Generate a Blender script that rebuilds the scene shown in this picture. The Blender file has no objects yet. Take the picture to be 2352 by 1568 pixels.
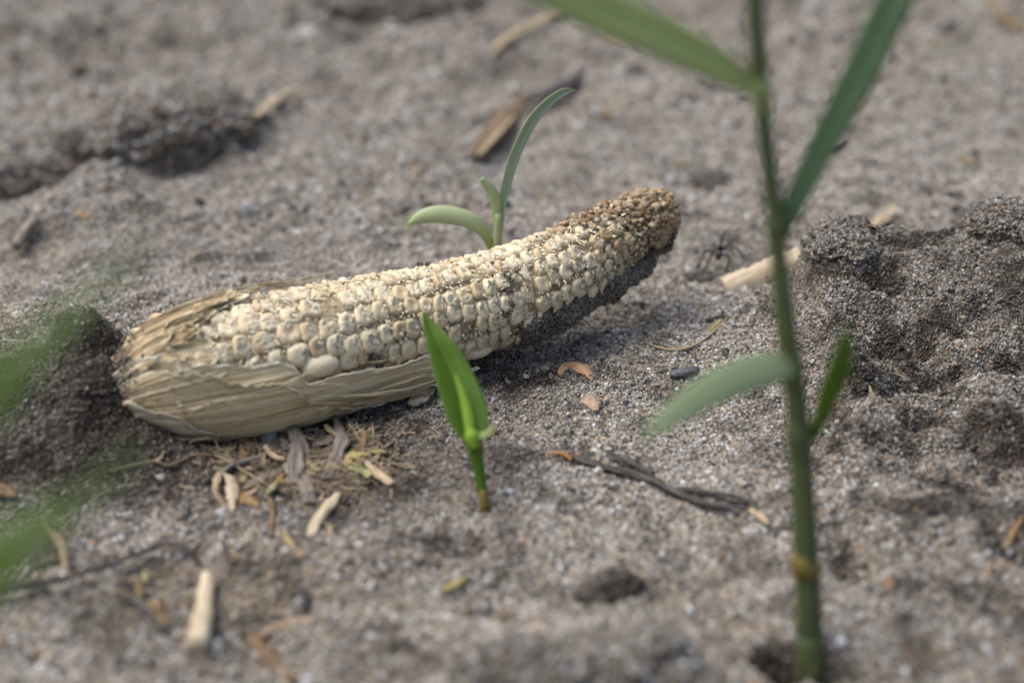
import bpy, math, random
import numpy as np
from mathutils import Vector, Euler
random.seed(7); rng = np.random.default_rng(7)
sc = bpy.context.scene
# ------------------------------------------------------------------ camera
PITCH = math.radians(28); DC = .45
CAM = np.array([0, -DC*math.cos(PITCH), DC*math.sin(PITCH)])
FW = np.array([0, math.cos(PITCH), -math.sin(PITCH)]); UP = np.array([0, math.sin(PITCH), math.cos(PITCH)]); RT = np.array([1., 0, 0])
cd = bpy.data.cameras.new('camera'); cam = bpy.data.objects.new('camera', cd); sc.collection.objects.link(cam)
cam.location = CAM; cam.rotation_euler = (math.pi/2-PITCH, 0, 0)
cd.lens = 50; cd.sensor_width = 36; cd.clip_start = .005; cd.clip_end = 60
cd.dof.use_dof = True; cd.dof.focus_distance = .425; cd.dof.aperture_fstop = 5.0; cd.dof.aperture_blades = 0
sc.camera = cam
# ------------------------------------------------------------------ light
SUN_EL = math.radians(60); SUN_AZ = math.radians(-74)        # azimuth from +Y (behind the ear) towards +X
w = bpy.data.worlds.new('World'); sc.world = w; w.use_nodes = True
nt = w.node_tree; bg = nt.nodes['Background']; sky = nt.nodes.new('ShaderNodeTexSky')
sky.sky_type = 'NISHITA'; sky.sun_disc = False; sky.sun_elevation = SUN_EL; sky.sun_rotation = SUN_AZ
sky.air_density = 1.0; sky.dust_density = 4.0; sky.ozone_density = 1.0
hs = nt.nodes.new('ShaderNodeHueSaturation'); hs.inputs['Saturation'].default_value = .8      # thin high cloud
nt.links.new(sky.outputs[0], hs.inputs['Color']); nt.links.new(hs.outputs[0], bg.inputs[0]); bg.inputs[1].default_value = .085
sd = bpy.data.lights.new('sun', 'SUN'); sd.energy = 1.55; sd.angle = math.radians(46); sd.color = (1, .95, .87)
so = bpy.data.objects.new('sun', sd); sc.collection.objects.link(so)
sdir = Vector((math.sin(SUN_AZ)*math.cos(SUN_EL), math.cos(SUN_AZ)*math.cos(SUN_EL), math.sin(SUN_EL)))
so.rotation_euler = sdir.to_track_quat('Z', 'Y').to_euler(); so.location = sdir*2
sc.view_settings.view_transform = 'Standard'; sc.view_settings.look = 'None'; sc.view_settings.gamma = 1
sc.view_settings.use_curve_mapping = False; sc.view_settings.exposure = 1.14
sc.cycles.max_bounces = 5; sc.cycles.diffuse_bounces = 3; sc.cycles.glossy_bounces = 2; sc.cycles.transmission_bounces = 3
sc.cycles.caustics_reflective = False; sc.cycles.caustics_refractive = False

# ------------------------------------------------------------------ geometry helpers
K = .72/2352                                                 # photo measured on a 2352 px wide copy
def ray(u, v): return FW + RT*(u-1176)*K - UP*(v-784)*K
def at(u, v, z=0.):
    d = ray(u, v); return CAM + d*((z-CAM[2])/d[2])
def atd(u, v, dep): return CAM + ray(u, v)*dep
def aty(u, v, y):
    d = ray(u, v); return CAM + d*((y-CAM[1])/d[1])
def proj(p):
    q = np.asarray(p)-CAM; d = q@FW
    return 1176+(q@RT)/d/K, 784-(q@UP)/d/K, d
def hsh(ix, iy, iz, s):
    n = (ix.astype(np.int64)*73856093) ^ (iy.astype(np.int64)*19349663) ^ (iz.astype(np.int64)*83492791) ^ (s*2654435)
    n = (n ^ (n >> 13))*1274126177; n &= 0x7fffffff; n = (n ^ (n >> 16))*668265263 & 0x7fffffff
    return (n & 0xffffff)/float(0xffffff)
def vnoise(x, y, z=0., s=0):
    x = np.asarray(x, float); y = np.asarray(y, float)+0*x; z = np.asarray(z, float)+0*x
    xi = np.floor(x); yi = np.floor(y); zi = np.floor(z); fx, fy, fz = x-xi, y-yi, z-zi
    fx, fy, fz = [f*f*(3-2*f) for f in (fx, fy, fz)]
    r = 0
    for a in (0, 1):
        for b in (0, 1):
            for c in (0, 1):
                r = r + hsh(xi+a, yi+b, zi+c, s)*(fx if a else 1-fx)*(fy if b else 1-fy)*(fz if c else 1-fz)
    return r*2-1
def fbm(x, y, z=0., s=0, o=4):
    r = 0; a = 1.; f = 1.; t = 0
    for i in range(o): r = r+a*vnoise(x*f, y*f, z*f, s+i*17); t += a; a *= .5; f *= 2.03
    return r/t
def sstep(a, b, x): t = np.clip((x-a)/(b-a), 0, 1); return t*t*(3-2*t)

def link(o, parent=None):
    sc.collection.objects.link(o)
    if parent is not None: o.parent = parent
    return o
def tag(o, label=None, cat=None, group=None, kind=None):
    for k, v in (('label', label), ('category', cat), ('group', group), ('kind', kind)):
        if v: o[k] = v
    return o
def rawmesh(name, V, Fc, mats=None, smooth=True, attrs=None, uv=None):
    me = bpy.data.meshes.new(name); V = np.asarray(V, float)
    if isinstance(Fc, np.ndarray):
        n = len(Fc); k = Fc.shape[1]
        me.vertices.add(len(V)); me.vertices.foreach_set('co', V.ravel().astype(np.float32))
        me.loops.add(n*k); me.loops.foreach_set('vertex_index', Fc.ravel().astype(np.int32))
        me.polygons.add(n); me.polygons.foreach_set('loop_start', (np.arange(n)*k).astype(np.int32))
        me.update(calc_edges=True)
    else:
        me.from_pydata([tuple(v) for v in V], [], [tuple(f) for f in Fc]); me.update()
    if smooth: me.polygons.foreach_set('use_smooth', np.ones(len(me.polygons), bool))
    for m in (mats or []): me.materials.append(m)
    for k, a in (attrs or {}).items():
        at_ = me.attributes.new(k, 'FLOAT', 'POINT'); at_.data.foreach_set('value', np.asarray(a, np.float32))
    if uv is not None:
        l = me.uv_layers.new(name='UVMap'); li = np.empty(len(me.loops), np.int32); me.loops.foreach_get('vertex_index', li)
        l.data.foreach_set('uv', np.asarray(uv, np.float32)[li].ravel())
    me.validate(); return me
def mobj(name, V, Fc, mat, parent=None, **kw):
    o = bpy.data.objects.new(name, rawmesh(name, V, Fc, [mat], **kw)); return link(o, parent)
def empty(name, loc, label=None, cat=None, group=None):
    o = bpy.data.objects.new(name, None); o.empty_display_size = .005; link(o); o.location = loc
    bpy.context.view_layer.update(); return tag(o, label, cat, group)
def setpar(o, par):                                            # parts are built in world space
    o.parent = par; o.matrix_parent_inverse = par.matrix_world.inverted(); return o
def gridf(n, m, off=0):
    i, j = np.meshgrid(np.arange(n-1), np.arange(m-1), indexing='ij'); a = (i*m+j).ravel()+off
    return np.stack([a, a+m, a+m+1, a+1], 1)
def spline(P, n):
    P = np.asarray(P, float); d = np.r_[0, np.cumsum(np.linalg.norm(np.diff(P[:, :3], axis=0), axis=1))]; d /= d[-1]
    t = np.linspace(0, 1, n); out = np.empty((n, P.shape[1]))
    Q = np.vstack([2*P[0]-P[1], P, 2*P[-1]-P[-2]])
    for k, tt in enumerate(t):
        i = min(np.searchsorted(d, tt, 'right')-1, len(P)-2); f = (tt-d[i])/(d[i+1]-d[i]+1e-12)
        a, b, c, e = Q[i], Q[i+1], Q[i+2], Q[i+3]
        out[k] = .5*((2*b)+(c-a)*f+(2*a-5*b+4*c-e)*f*f+(3*b-a-3*c+e)*f**3)
    return out
def norm(v): return v/(np.linalg.norm(v, axis=-1, keepdims=True)+1e-12)
def blade(name, pts, wid, mat, parent=None, face=None, curl=.5, thick=.0003, n=28, m=9, rough=0., seed=0, twist=0., rag=0., fold=0.):
    """strip with real thickness along 3-D pts; curl = arc of its section in radians; fold = V depth"""
    P = spline(np.c_[np.array(pts), np.array(wid)], n); C, W = P[:, :3], np.maximum(P[:, 3], 1e-5)
    T = norm(np.gradient(C, axis=0)); fc = np.array(face if face is not None else (0, 0, 1.), float)
    S = norm(np.cross(T, fc)); N = norm(np.cross(S, T))
    t = np.linspace(0, 1, n); tw = twist*t; c, s_ = np.cos(tw)[:, None], np.sin(tw)[:, None]; S, N = S*c+N*s_, N*c-S*s_
    x = np.linspace(-1, 1, m); V = np.empty((2, n, m, 3))
    cv = max(abs(curl), 1e-3)*np.sign(curl if curl else 1)
    ws = W/2
    for j in range(m):
        a = x[j]*cv/2; ox = np.sin(a)/abs(cv/2); oz = (math.cos(a)-1)/abs(cv/2)*np.sign(cv) + fold*(abs(x[j])-.5)
        if rag: ws_ = ws*(1+rag*vnoise(t*23+seed, 3.3+0*t, 0, seed)*abs(x[j]))
        else: ws_ = ws
        q = C+S*(ox*ws_)[:, None]+N*(oz*ws)[:, None]
        if rough: q = q+N*(rough*fbm(t*14, x[j]*2+0*t, seed*1.7, seed, 3))[:, None]
        V[0, :, j] = q+N*thick/2; V[1, :, j] = q-N*thick/2
    A = gridf(n, m); Bf = gridf(n, m, n*m)[:, ::-1]; e = []
    idx = lambda k, i, j: k*n*m+i*m+j
    for i in range(n-1):
        e.append((idx(0, i, 0), idx(1, i, 0), idx(1, i+1, 0), idx(0, i+1, 0))); e.append((idx(0, i+1, m-1), idx(1, i+1, m-1), idx(1, i, m-1), idx(0, i, m-1)))
    for j in range(m-1):
        e.append((idx(0, 0, j+1), idx(1, 0, j+1), idx(1, 0, j), idx(0, 0, j))); e.append((idx(0, n-1, j), idx(1, n-1, j), idx(1, n-1, j+1), idx(0, n-1, j+1)))
    uv1 = np.stack(np.meshgrid(t, (x+1)/2, indexing='ij'), -1).reshape(-1, 2)
    o = mobj(name, V.reshape(-1, 3), np.vstack([A, Bf, np.array(e)]), mat, uv=np.vstack([uv1, uv1]))
    return setpar(o, parent) if parent is not None else o
def tube(name, pts, rad, mat, parent=None, n=24, m=10, flat=1., rough=0., seed=0, hollow=False, up=(0, 0, 1.)):
    P = spline(np.c_[np.array(pts), np.array(rad)], n); C, Rr = P[:, :3], np.maximum(P[:, 3], 2e-5)
    T = norm(np.gradient(C, axis=0)); S = norm(np.cross(T, np.array(up, float))); N = norm(np.cross(S, T))
    t = np.linspace(0, 1, n); th = np.arange(m)/m*2*math.pi
    V = []
    def ring(i, f): 
        r = Rr[i]*f*(1+(rough*fbm(np.cos(th)*1.3+t[i]*9, np.sin(th)*1.3, t[i]*7, seed, 3) if rough else 0))
        return C[i]+S[i]*(r*np.cos(th))[:, None]+N[i]*(r*np.sin(th)*flat)[:, None]
    for i in range(n): V.append(ring(i, 1))
    F = []; 
    if hollow:
        V.append(ring(n-1, .72)); V.append(ring(max(n-4, 0), .7)); V.insert(0, ring(0, .72)); V.insert(0, ring(3, .7))
    L = len(V); V = np.vstack(V)
    for i in range(L-1):
        for j in range(m): F.append((i*m+j, i*m+(j+1) % m, (i+1)*m+(j+1) % m, (i+1)*m+j))
    F.append(tuple(range(m))[::-1]); F.append(tuple(range((L-1)*m, L*m)))
    uv = np.stack(np.meshgrid(np.linspace(0, 1, L), np.arange(m)/m, indexing='ij'), -1).reshape(-1, 2)
    o = mobj(name, V, F, mat, uv=uv)
    return setpar(o, parent) if parent is not None else o
def ico(sub):
    import bmesh
    bm = bmesh.new(); bmesh.ops.create_icosphere(bm, subdivisions=sub, radius=1)
    V = np.array([v.co[:] for v in bm.verts]); F = np.array([[v.index for v in f.verts] for f in bm.faces]); bm.free(); return V, F

# ------------------------------------------------------------------ materials
def mat(name):
    m = bpy.data.materials.new(name); m.use_nodes = True; t = m.node_tree; b = t.nodes['Principled BSDF']
    return m, t, b
def N_(t, typ, **kw):
    n = t.nodes.new(typ)
    for k, v in kw.items():
        if k.startswith('i_'): n.inputs[k[2:].replace('_', ' ')].default_value = v
        else: setattr(n, k, v)
    return n
def ramp(t, fac, stops, interp='LINEAR'):
    r = t.nodes.new('ShaderNodeValToRGB'); r.color_ramp.interpolation = interp; e = r.color_ramp.elements
    while len(e) < len(stops): e.new(.5)
    for x, (p, c) in zip(e, stops): x.position = p; x.color = (*c, 1)
    t.links.new(fac, r.inputs[0]); return r.outputs[0]
def mix(t, f, a, b, typ='MIX'):
    m = t.nodes.new('ShaderNodeMix'); m.data_type = 'RGBA'; m.blend_type = typ
    for s, x in ((0, f), (6, a), (7, b)):
        if isinstance(x, (int, float)): m.inputs[s].default_value = x
        elif isinstance(x, tuple): m.inputs[s].default_value = (*x, 1)
        else: t.links.new(x, m.inputs[s])
    return m.outputs[2]
def coords(t, scale=(1, 1, 1), kind='Object'):
    c = t.nodes.new('ShaderNodeTexCoord'); mp = t.nodes.new('ShaderNodeMapping'); mp.inputs['Scale'].default_value = scale
    t.links.new(c.outputs[kind], mp.inputs[0]); return mp.outputs[0]
def noise(t, co, scale, detail=4, rough=.6):
    n = N_(t, 'ShaderNodeTexNoise', i_Scale=scale, i_Detail=detail, i_Roughness=rough); t.links.new(co, n.inputs['Vector']); return n.outputs[0]
def attr(t, name, typ='GEOMETRY'):
    a = t.nodes.new('ShaderNodeAttribute'); a.attribute_name = name; a.attribute_type = typ; return a
def bump(t, b, h, dist, strength=1.):
    n = N_(t, 'ShaderNodeBump', i_Strength=strength, i_Distance=dist); t.links.new(h, n.inputs['Height']); t.links.new(n.outputs[0], b.inputs['Normal'])
def maths(t, op, a, b=0.):
    n = t.nodes.new('ShaderNodeMath'); n.operation = op
    for i, x in enumerate((a, b)):
        if isinstance(x, (int, float)): n.inputs[i].default_value = x
        else: t.links.new(x, n.inputs[i])
    return n.outputs[0]

def sand_mat():
    m, t, b = mat('sandy_soil'); co = coords(t)
    v = N_(t, 'ShaderNodeTexVoronoi', i_Scale=1250.); t.links.new(co, v.inputs['Vector'])
    s = t.nodes.new('ShaderNodeSeparateColor'); t.links.new(v.outputs['Color'], s.inputs[0])
    c = ramp(t, s.outputs[0], [(0, (.045, .042, .038)), (.18, (.10, .092, .08)), (.38, (.20, .178, .15)), (.60, (.31, .28, .24)), (.84, (.40, .37, .33)), (.96, (.50, .51, .52)), (.985, (.36, .20, .11))], 'CONSTANT')
    big = noise(t, co, 90, 6, .65); c2 = mix(t, ramp(t, big, [(.36, (0, 0, 0)), (.62, (1, 1, 1))]), (.20, .18, .152), c)
    c2 = mix(t, .55, c2, c)
    d = attr(t, 'damp_shade'); k = mix(t, d.outputs['Fac'], (1., .975, .94), (.165, .145, .125))
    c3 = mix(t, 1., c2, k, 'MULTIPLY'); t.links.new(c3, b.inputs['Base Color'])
    b.inputs['Roughness'].default_value = .9; b.inputs['Specular IOR Level'].default_value = .25
    h = maths(t, 'ADD', maths(t, 'MULTIPLY', v.outputs['Distance'], -.9), maths(t, 'MULTIPLY', noise(t, co, 500, 4), 1.2))
    bump(t, b, h, .0008, .9); return m
def grain_mat():
    m, t, b = mat('sand_grain'); a = attr(t, 'gcol', 'INSTANCER')
    t.links.new(a.outputs['Color'], b.inputs['Base Color']); b.inputs['Roughness'].default_value = .42; b.inputs['Specular IOR Level'].default_value = .5
    return m
def kernel_mat():
    m, t, b = mat('dry_kernel'); co = coords(t)
    oi = t.nodes.new('ShaderNodeObjectInfo')
    skin = mix(t, noise(t, co, 420, 4), (.60, .50, .32), (.80, .73, .57))
    r2 = attr(t, 'rnd').outputs['Fac']
    skin = mix(t, maths(t, 'MULTIPLY', maths(t, 'POWER', r2, 1.6), .95), skin, (.52, .40, .24))
    torn = mix(t, ramp(t, noise(t, co, 1500, 5, .7), [(.38, (0, 0, 0)), (.62, (1, 1, 1))]), (.54, .47, .33), (.80, .75, .62))
    c = mix(t, attr(t, 'torn').outputs['Fac'], skin, torn)
    low = attr(t, 'gap').outputs['Fac']                         # darker tan towards the kernel's foot
    c = mix(t, maths(t, 'MULTIPLY', low, maths(t, 'ADD', noise(t, co, 700, 3), .25)), c, (.25, .195, .12))
    old = mix(t, maths(t, 'MULTIPLY', ramp(t, noise(t, co, 500, 5, .7), [(.35, (.15, .15, .15)), (.62, (1, 1, 1))]), maths(t, 'ADD', maths(t, 'MULTIPLY', r2, .9), .25)), (.04, .02, .010), (.28, .155, .06))
    c = mix(t, attr(t, 'age').outputs['Fac'], c, old)
    sp = ramp(t, noise(t, co, 2100, 2, .5), [(.30, (1, 1, 1)), (.36, (0, 0, 0))])
    c = mix(t, maths(t, 'MULTIPLY', sp, .6), c, (.13, .09, .06))
    t.links.new(c, b.inputs['Base Color']); b.inputs['Roughness'].default_value = .55; b.inputs['Specular IOR Level'].default_value = .3
    b.inputs['Subsurface Weight'].default_value = .0
    h = maths(t, 'ADD', noise(t, co, 900, 5, .65), maths(t, 'MULTIPLY', attr(t, 'torn').outputs['Fac'], maths(t, 'MULTIPLY', noise(t, co, 2400, 4, .7), 1.6)))
    bump(t, b, h, .00035, .8); return m
def straw_mat(name, lo, hi, dark=(.05, .035, .025), dk=.35, streak=60, long=3., tr=0.12, dirt=.36, fade=None):
    m, t, b = mat(name); co = coords(t, (long, streak, 1), 'UV'); oc = coords(t)
    s = noise(t, co, 1., 4, .55); f = noise(t, coords(t, (long*1.7, streak*3.1, 1), 'UV'), 1., 3, .6)
    c = mix(t, ramp(t, s, [(.38, (0, 0, 0)), (.62, (1, 1, 1))]), lo, hi)
    c = mix(t, maths(t, 'MULTIPLY', ramp(t, f, [(.54, (0, 0, 0)), (.64, (1, 1, 1))]), dk), c, tuple(x*.5 for x in lo))
    c = mix(t, attr(t, 'edge').outputs['Fac'], c, tuple(min(.85, x*1.25) for x in hi))
    c = mix(t, maths(t, 'MULTIPLY', ramp(t, noise(t, oc, 260, 7, .72), [(dirt-.06, (1, 1, 1)), (dirt+.03, (0, 0, 0))]), .8), c, dark)
    t.links.new(c, b.inputs['Base Color']); b.inputs['Roughness'].default_value = .62; b.inputs['Specular IOR Level'].default_value = .25
    bump(t, b, maths(t, 'ADD', s, maths(t, 'MULTIPLY', f, .6)), .0004, .9)
    if tr:
        tl = t.nodes.new('ShaderNodeBsdfTranslucent'); t.links.new(c, tl.inputs[0]); mx = t.nodes.new('ShaderNodeMixShader'); mx.inputs[0].default_value = tr
        t.links.new(b.outputs[0], mx.inputs[1]); t.links.new(tl.outputs[0], mx.inputs[2]); t.links.new(mx.outputs[0], t.nodes['Material Output'].inputs[0])
    return m
def leaf_mat(name, lo, hi, tr=.3, base=None, rough=.5, spec=.35):
    m, t, b = mat(name); co = coords(t, (1.5, 42, 1), 'UV'); oc = coords(t)
    s = noise(t, co, 1., 3, .6); c = mix(t, ramp(t, s, [(.3, (0, 0, 0)), (.7, (1, 1, 1))]), lo, hi)
    if base:                                                    # paler towards the foot (u = 0)
        uvn = t.nodes.new('ShaderNodeTexCoord'); sp = t.nodes.new('ShaderNodeSeparateXYZ'); t.links.new(uvn.outputs['UV'], sp.inputs[0])
        c = mix(t, ramp(t, sp.outputs[0], [(0, (1, 1, 1)), (.35, (0, 0, 0))]), c, base)
    c = mix(t, maths(t, 'MULTIPLY', ramp(t, noise(t, oc, 1400, 3, .6), [(.66, (0, 0, 0)), (.72, (1, 1, 1))]), .6), c, (.5, .46, .36))
    t.links.new(c, b.inputs['Base Color']); b.inputs['Roughness'].default_value = rough; b.inputs['Specular IOR Level'].default_value = spec
    bump(t, b, s, .00012, .5)
    tl = t.nodes.new('ShaderNodeBsdfTranslucent'); t.links.new(mix(t, 1., c, (1.1, 1.15, .35), 'MULTIPLY'), tl.inputs[0]); mx = t.nodes.new('ShaderNodeMixShader'); mx.inputs[0].default_value = tr
    t.links.new(b.outputs[0], mx.inputs[1]); t.links.new(tl.outputs[0], mx.inputs[2]); t.links.new(mx.outputs[0], t.nodes['Material Output'].inputs[0])
    return m
def plain(name, a, b_, scale=500, rough=.7, bd=.0003, spec=.3):
    m, t, b = mat(name); co = coords(t); n = noise(t, co, scale, 5, .65)
    t.links.new(mix(t, ramp(t, n, [(.35, (0, 0, 0)), (.65, (1, 1, 1))]), a, b_), b.inputs['Base Color'])
    b.inputs['Roughness'].default_value = rough; b.inputs['Specular IOR Level'].default_value = spec; bump(t, b, n, bd, .8); return m
M_sand = sand_mat(); M_grain = grain_mat(); M_kern = kernel_mat()
M_husk = straw_mat('dry_husk', (.47, .33, .16), (.85, .73, .50), streak=58, long=1.3, dk=.7, dirt=.33)
M_husk_pale = straw_mat('pale_husk', (.54, .40, .22), (.88, .79, .58), streak=50, long=1.3, dk=.7, dirt=.30)
M_husk_old = straw_mat('weathered_husk', (.34, .235, .12), (.72, .58, .38), streak=56, long=1.3, dk=.9, dirt=.40)
M_cob = plain('cob_pith', (.16, .12, .07), (.42, .34, .22), 900)
M_straw = straw_mat('pale_straw', (.34, .25, .15), (.60, .48, .33), streak=14, long=2)
M_bone = straw_mat('bleached_straw', (.42, .33, .22), (.68, .59, .45), streak=8, long=1.5, dk=.2)
M_greyf = straw_mat('grey_fibre', (.12, .10, .088), (.36, .31, .27), streak=14, long=2)
M_bluef = straw_mat('blue_grey_scrap', (.20, .21, .24), (.36, .37, .42), streak=8, long=2)
M_brownf = straw_mat('brown_fibre', (.10, .062, .035), (.34, .23, .13), streak=12, long=3)
M_dark2 = straw_mat('weathered_bark', (.07, .045, .026), (.26, .18, .11), streak=12, long=3)
M_dark = straw_mat('dark_twig', (.032, .027, .026), (.13, .11, .105), streak=8, long=4)
M_ochre = straw_mat('ochre_chaff', (.22, .14, .06), (.40, .27, .125), streak=6, long=2, tr=.2)
M_yel = straw_mat('yellow_chaff', (.32, .26, .10), (.50, .42, .20), streak=6, long=2, tr=.2)
M_ygr = straw_mat('greenish_chaff', (.26, .25, .11), (.44, .42, .24), streak=6, long=2, tr=.2)
M_peach = straw_mat('peach_scrap', (.33, .23, .16), (.50, .38, .28), streak=6, long=2, tr=.15)
M_tan = straw_mat('tan_coat', (.30, .18, .10), (.46, .30, .18), streak=5, long=2, dk=.2, tr=.15)
M_char = plain('charred_wood', (.012, .012, .014), (.05, .05, .058), 900, .6)
M_stone = plain('dark_slate_stone', (.05, .055, .06), (.12, .125, .135), 700, .6)
M_ant = plain('black_ant', (.008, .008, .010), (.022, .022, .028), 1200, .35, .00003, .5)
M_lf_see = leaf_mat('seedling_leaf', (.31, .38, .19), (.48, .54, .34), .25, (.34, .42, .10))
M_lf_blue = leaf_mat('bluish_leaf', (.26, .36, .24), (.50, .58, .46), .25)
M_lf_bright = leaf_mat('bright_leaf', (.065, .14, .012), (.13, .24, .02), .42)
M_lf_lime = leaf_mat('lime_leaf', (.17, .32, .02), (.26, .42, .04), .35)
M_lf_pale = leaf_mat('pale_green_leaf', (.16, .22, .07), (.24, .29, .12), .22)
M_lf_dark = leaf_mat('dark_green_leaf', (.030, .072, .028), (.055, .11, .042), .2)
M_lf_grey = leaf_mat('grey_green_leaf', (.18, .25, .13), (.27, .34, .19), .2)
M_lf_near = leaf_mat('near_leaf', (.042, .085, .004), (.065, .12, .008), .3)
M_stalk = leaf_mat('green_stalk', (.045, .062, .022), (.085, .105, .04), .05, None, .55)
M_node = straw_mat('yellow_sheath', (.13, .105, .025), (.22, .15, .035), streak=6, long=1)
M_rust = straw_mat('rusty_sheath', (.30, .14, .04), (.45, .24, .08), streak=6, long=1)

# ------------------------------------------------------------------ terrain
def hole(x, y, u, v, r, d, e=1., z=0.):
    c = at(u, v, z); return -d*np.exp(-(((x-c[0])/r)**2+((y-c[1])/(r*e))**2)**1.5)
def lump(x, y, u, v, r, h, e=1., p=1.3, z=0., rot=0.):
    c = at(u, v, z); dx, dy = x-c[0], y-c[1]; a = math.cos(rot); b = math.sin(rot); dx, dy = dx*a+dy*b, -dx*b+dy*a
    return h*np.exp(-((dx/r)**2+(dy/(r*e))**2)**p)
CREST = np.array([aty(u, v, .022) for u, v in [(1640, 700), (1720, 672), (1800, 645), (1838, 600), (1858, 548), (1890, 520), (1935, 508), (1990, 510), (2030, 527), (2090, 535), (2180, 530), (2250, 506), (2300, 484), (2400, 474), (2600, 470)]])
EARC = [(268, 922, .0105, 30), (288, 912, .0115, 66), (318, 898, .0125, 98), (355, 884, .0133, 124), (400, 868, .0142, 136), (450, 853, .015, 141), (500, 839, .0155, 143), (600, 817, .0165, 144), (700, 795, .017, 139), (800, 771, .0175, 133), (900, 748, .0178, 126), (1000, 727, .018, 122), (1100, 697, .019, 119), (1200, 662, .021, 114), (1300, 614, .024, 107), (1370, 573, .0265, 99), (1430, 533, .029, 84), (1480, 506, .031, 69), (1508, 494, .032, 58), (1529, 486, .0325, 50)]
def height(x, y):
    x = np.asarray(x, float); y = np.asarray(y, float); sh = x.shape; x, y = x.ravel(), y.ravel()
    h = .0032*fbm(x/.055, y/.055, 0, 3, 3)+.0027*fbm(x/.014, y/.014, 0, 5, 3)+.0012*fbm(x/.0045, y/.0045, 0, 9, 3)
    far = sstep(.08, .35, y); h += far*(.011*fbm(x/.085, y/.085, 0, 21, 4)+.0065*fbm(x/.022, y/.022, 0, 23, 4))
    nr = sstep(-.08, -.15, y); h += nr*.0035*fbm(x/.02, y/.02, 0, 31, 3)
    # right-hand mound: steep behind its crest, long slope towards the camera
    cz = np.interp(x, CREST[:, 0], CREST[:, 2]); cz = np.maximum(cz, 0)
    yy = y-.022-.006*fbm(x/.02, x*0, 0, 41, 2)
    front = np.exp(-(np.maximum(-yy, 0)/.062)**1.5); back = np.exp(-(np.maximum(yy, 0)/.012)**2)
    mo = cz*np.where(yy < 0, front, back)*(1+.16*fbm(x/.022, y/.022, 0, 43, 4))
    mo += sstep(.075, .11, x-.15*(y+.02))*sstep(.02, -.02, y)*sstep(-.17, -.08, y)*(.0085*fbm(x/.019, y/.019, 0, 45, 4)+.0028*fbm(x/.006, y/.006, 0, 47, 3))
    h += mo
    # pile over the butt of the ear
    pile = lump(x, y, 110, 925, .034, .0140, .75, 1.8, .010, .15)+lump(x, y, 228, 815, .012, .014, .8, 1.6, .018)+lump(x, y, 235, 930, .009, .006, 1.2, 1.5, .010)+lump(x, y, 60, 980, .03, .003, .9, 1.2); h += pile*(1+.16*fbm(x/.009, y/.009, 0, 49, 4))
    h += lump(x, y, 300, 1075, .02, .0022, .6)
    # trench pressed in along the ear
    for (u, v, z, hf) in EARC[8:]:
        c = at(u, v, z); h -= .00095*np.exp(-((x-c[0]-.001)**2+(y-c[1]+.004)**2)/(.0135**2))
    # background clods and hollows
    h += lump(x, y, 400, 300, .036, .022, .55, 2.)+lump(x, y, 300, 240, .03, .010, .8, 1.4)+lump(x, y, 170, 470, .022, .007, .8)
    h += hole(x, y, 40, 415, .018, .020, .9)+hole(x, y, 205, 350, .009, .014)+lump(x, y, 250, 430, .014, .008, .8)+lump(x, y, 120, 330, .02, .008, .6)+lump(x, y, 90, 520, .016, .008, .7)+hole(x, y, 440, 385, .018, .006, .6)+hole(x, y, 300, 390, .02, .008, .6)
    h += lump(x, y, 900, 0, .05, .016, .5, 2.)+lump(x, y, 1620, 20, .05, .012, .6)+hole(x, y, 1650, 225, .012, .006, .7)
    h += hole(x, y, 1620, 400, .017, .005, .9)+lump(x, y, 1000, 110, .03, .006)+lump(x, y, 130, 90, .06, .012, .6)+lump(x, y, 520, 60, .05, .01, .7)
    # foreground
    h += hole(x, y, 1806, 1512, .0062, .017, .8)+hole(x, y, 1925, 1530, .0065, .013, .8)+lump(x, y, 1290, 1530, .022, .006, .7)+hole(x, y, 1390, 1362, .008, .003, .6)
    h += hole(x, y, 1960, 1290, .006, .004)+hole(x, y, 1120, 1425, .007, .0025, .6)+hole(x, y, 540, 990, .02, .002, .7)
    return h.reshape(sh)
def damp_shade(x, y):
    n = fbm(x/.009, y/.009, 0, 61, 4); d = .0+.50*sstep(-.02, .40, n)+.22*sstep(.05, .45, fbm(x/.035, y/.035, 0, 63, 3))
    cz = np.interp(x, CREST[:, 0], CREST[:, 2]); m = sstep(.002, .014, cz)*np.exp(-(np.maximum(-(y-.022), 0)/.165)**2.5)*sstep(.05, .025, y)
    d = d+.66*m*(.8+.6*n)
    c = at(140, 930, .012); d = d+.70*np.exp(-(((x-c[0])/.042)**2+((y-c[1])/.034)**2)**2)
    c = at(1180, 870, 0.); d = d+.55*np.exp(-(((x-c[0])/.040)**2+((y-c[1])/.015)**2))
    c = at(690, 1050, 0.); d = d+.85*np.exp(-(((x-c[0])/.056)**2+((y-c[1])/.026)**2)**1.5)  # dark moist soil plus the shade under the husk, put into the colour
    d = d-.14*sstep(.05, .2, y)
    for (u, v, rr, a) in [(1806, 1512, .008, .9), (1925, 1530, .008, .8), (40, 415, .022, .7), (205, 350, .012, .6), (330, 370, .028, .55), (1625, 410, .018, .6), (960, 60, .03, .3), (300, 480, .03, .3), (60, 560, .03, .35)]:  # hollows: moist inside, their shade also deepened in the colour
        c = at(u, v); d = d+a*np.exp(-(((x-c[0])/rr)**2+((y-c[1])/rr)**2)**1.5); return np.clip(d, 0, 1)
def H(x, y): return float(height(np.array([x]), np.array([y]))[0])
def hit(u, v, dz=0.):
    """first point of the ground seen along this ray"""
    d = ray(u, v); t = np.linspace(.2, 1.1, 1400); p = CAM+d*t[:, None]; g = height(p[:, 0], p[:, 1]); k = np.argmax(p[:, 2] < g)
    return np.array([p[k, 0], p[k, 1], g[k]+dz])
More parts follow.
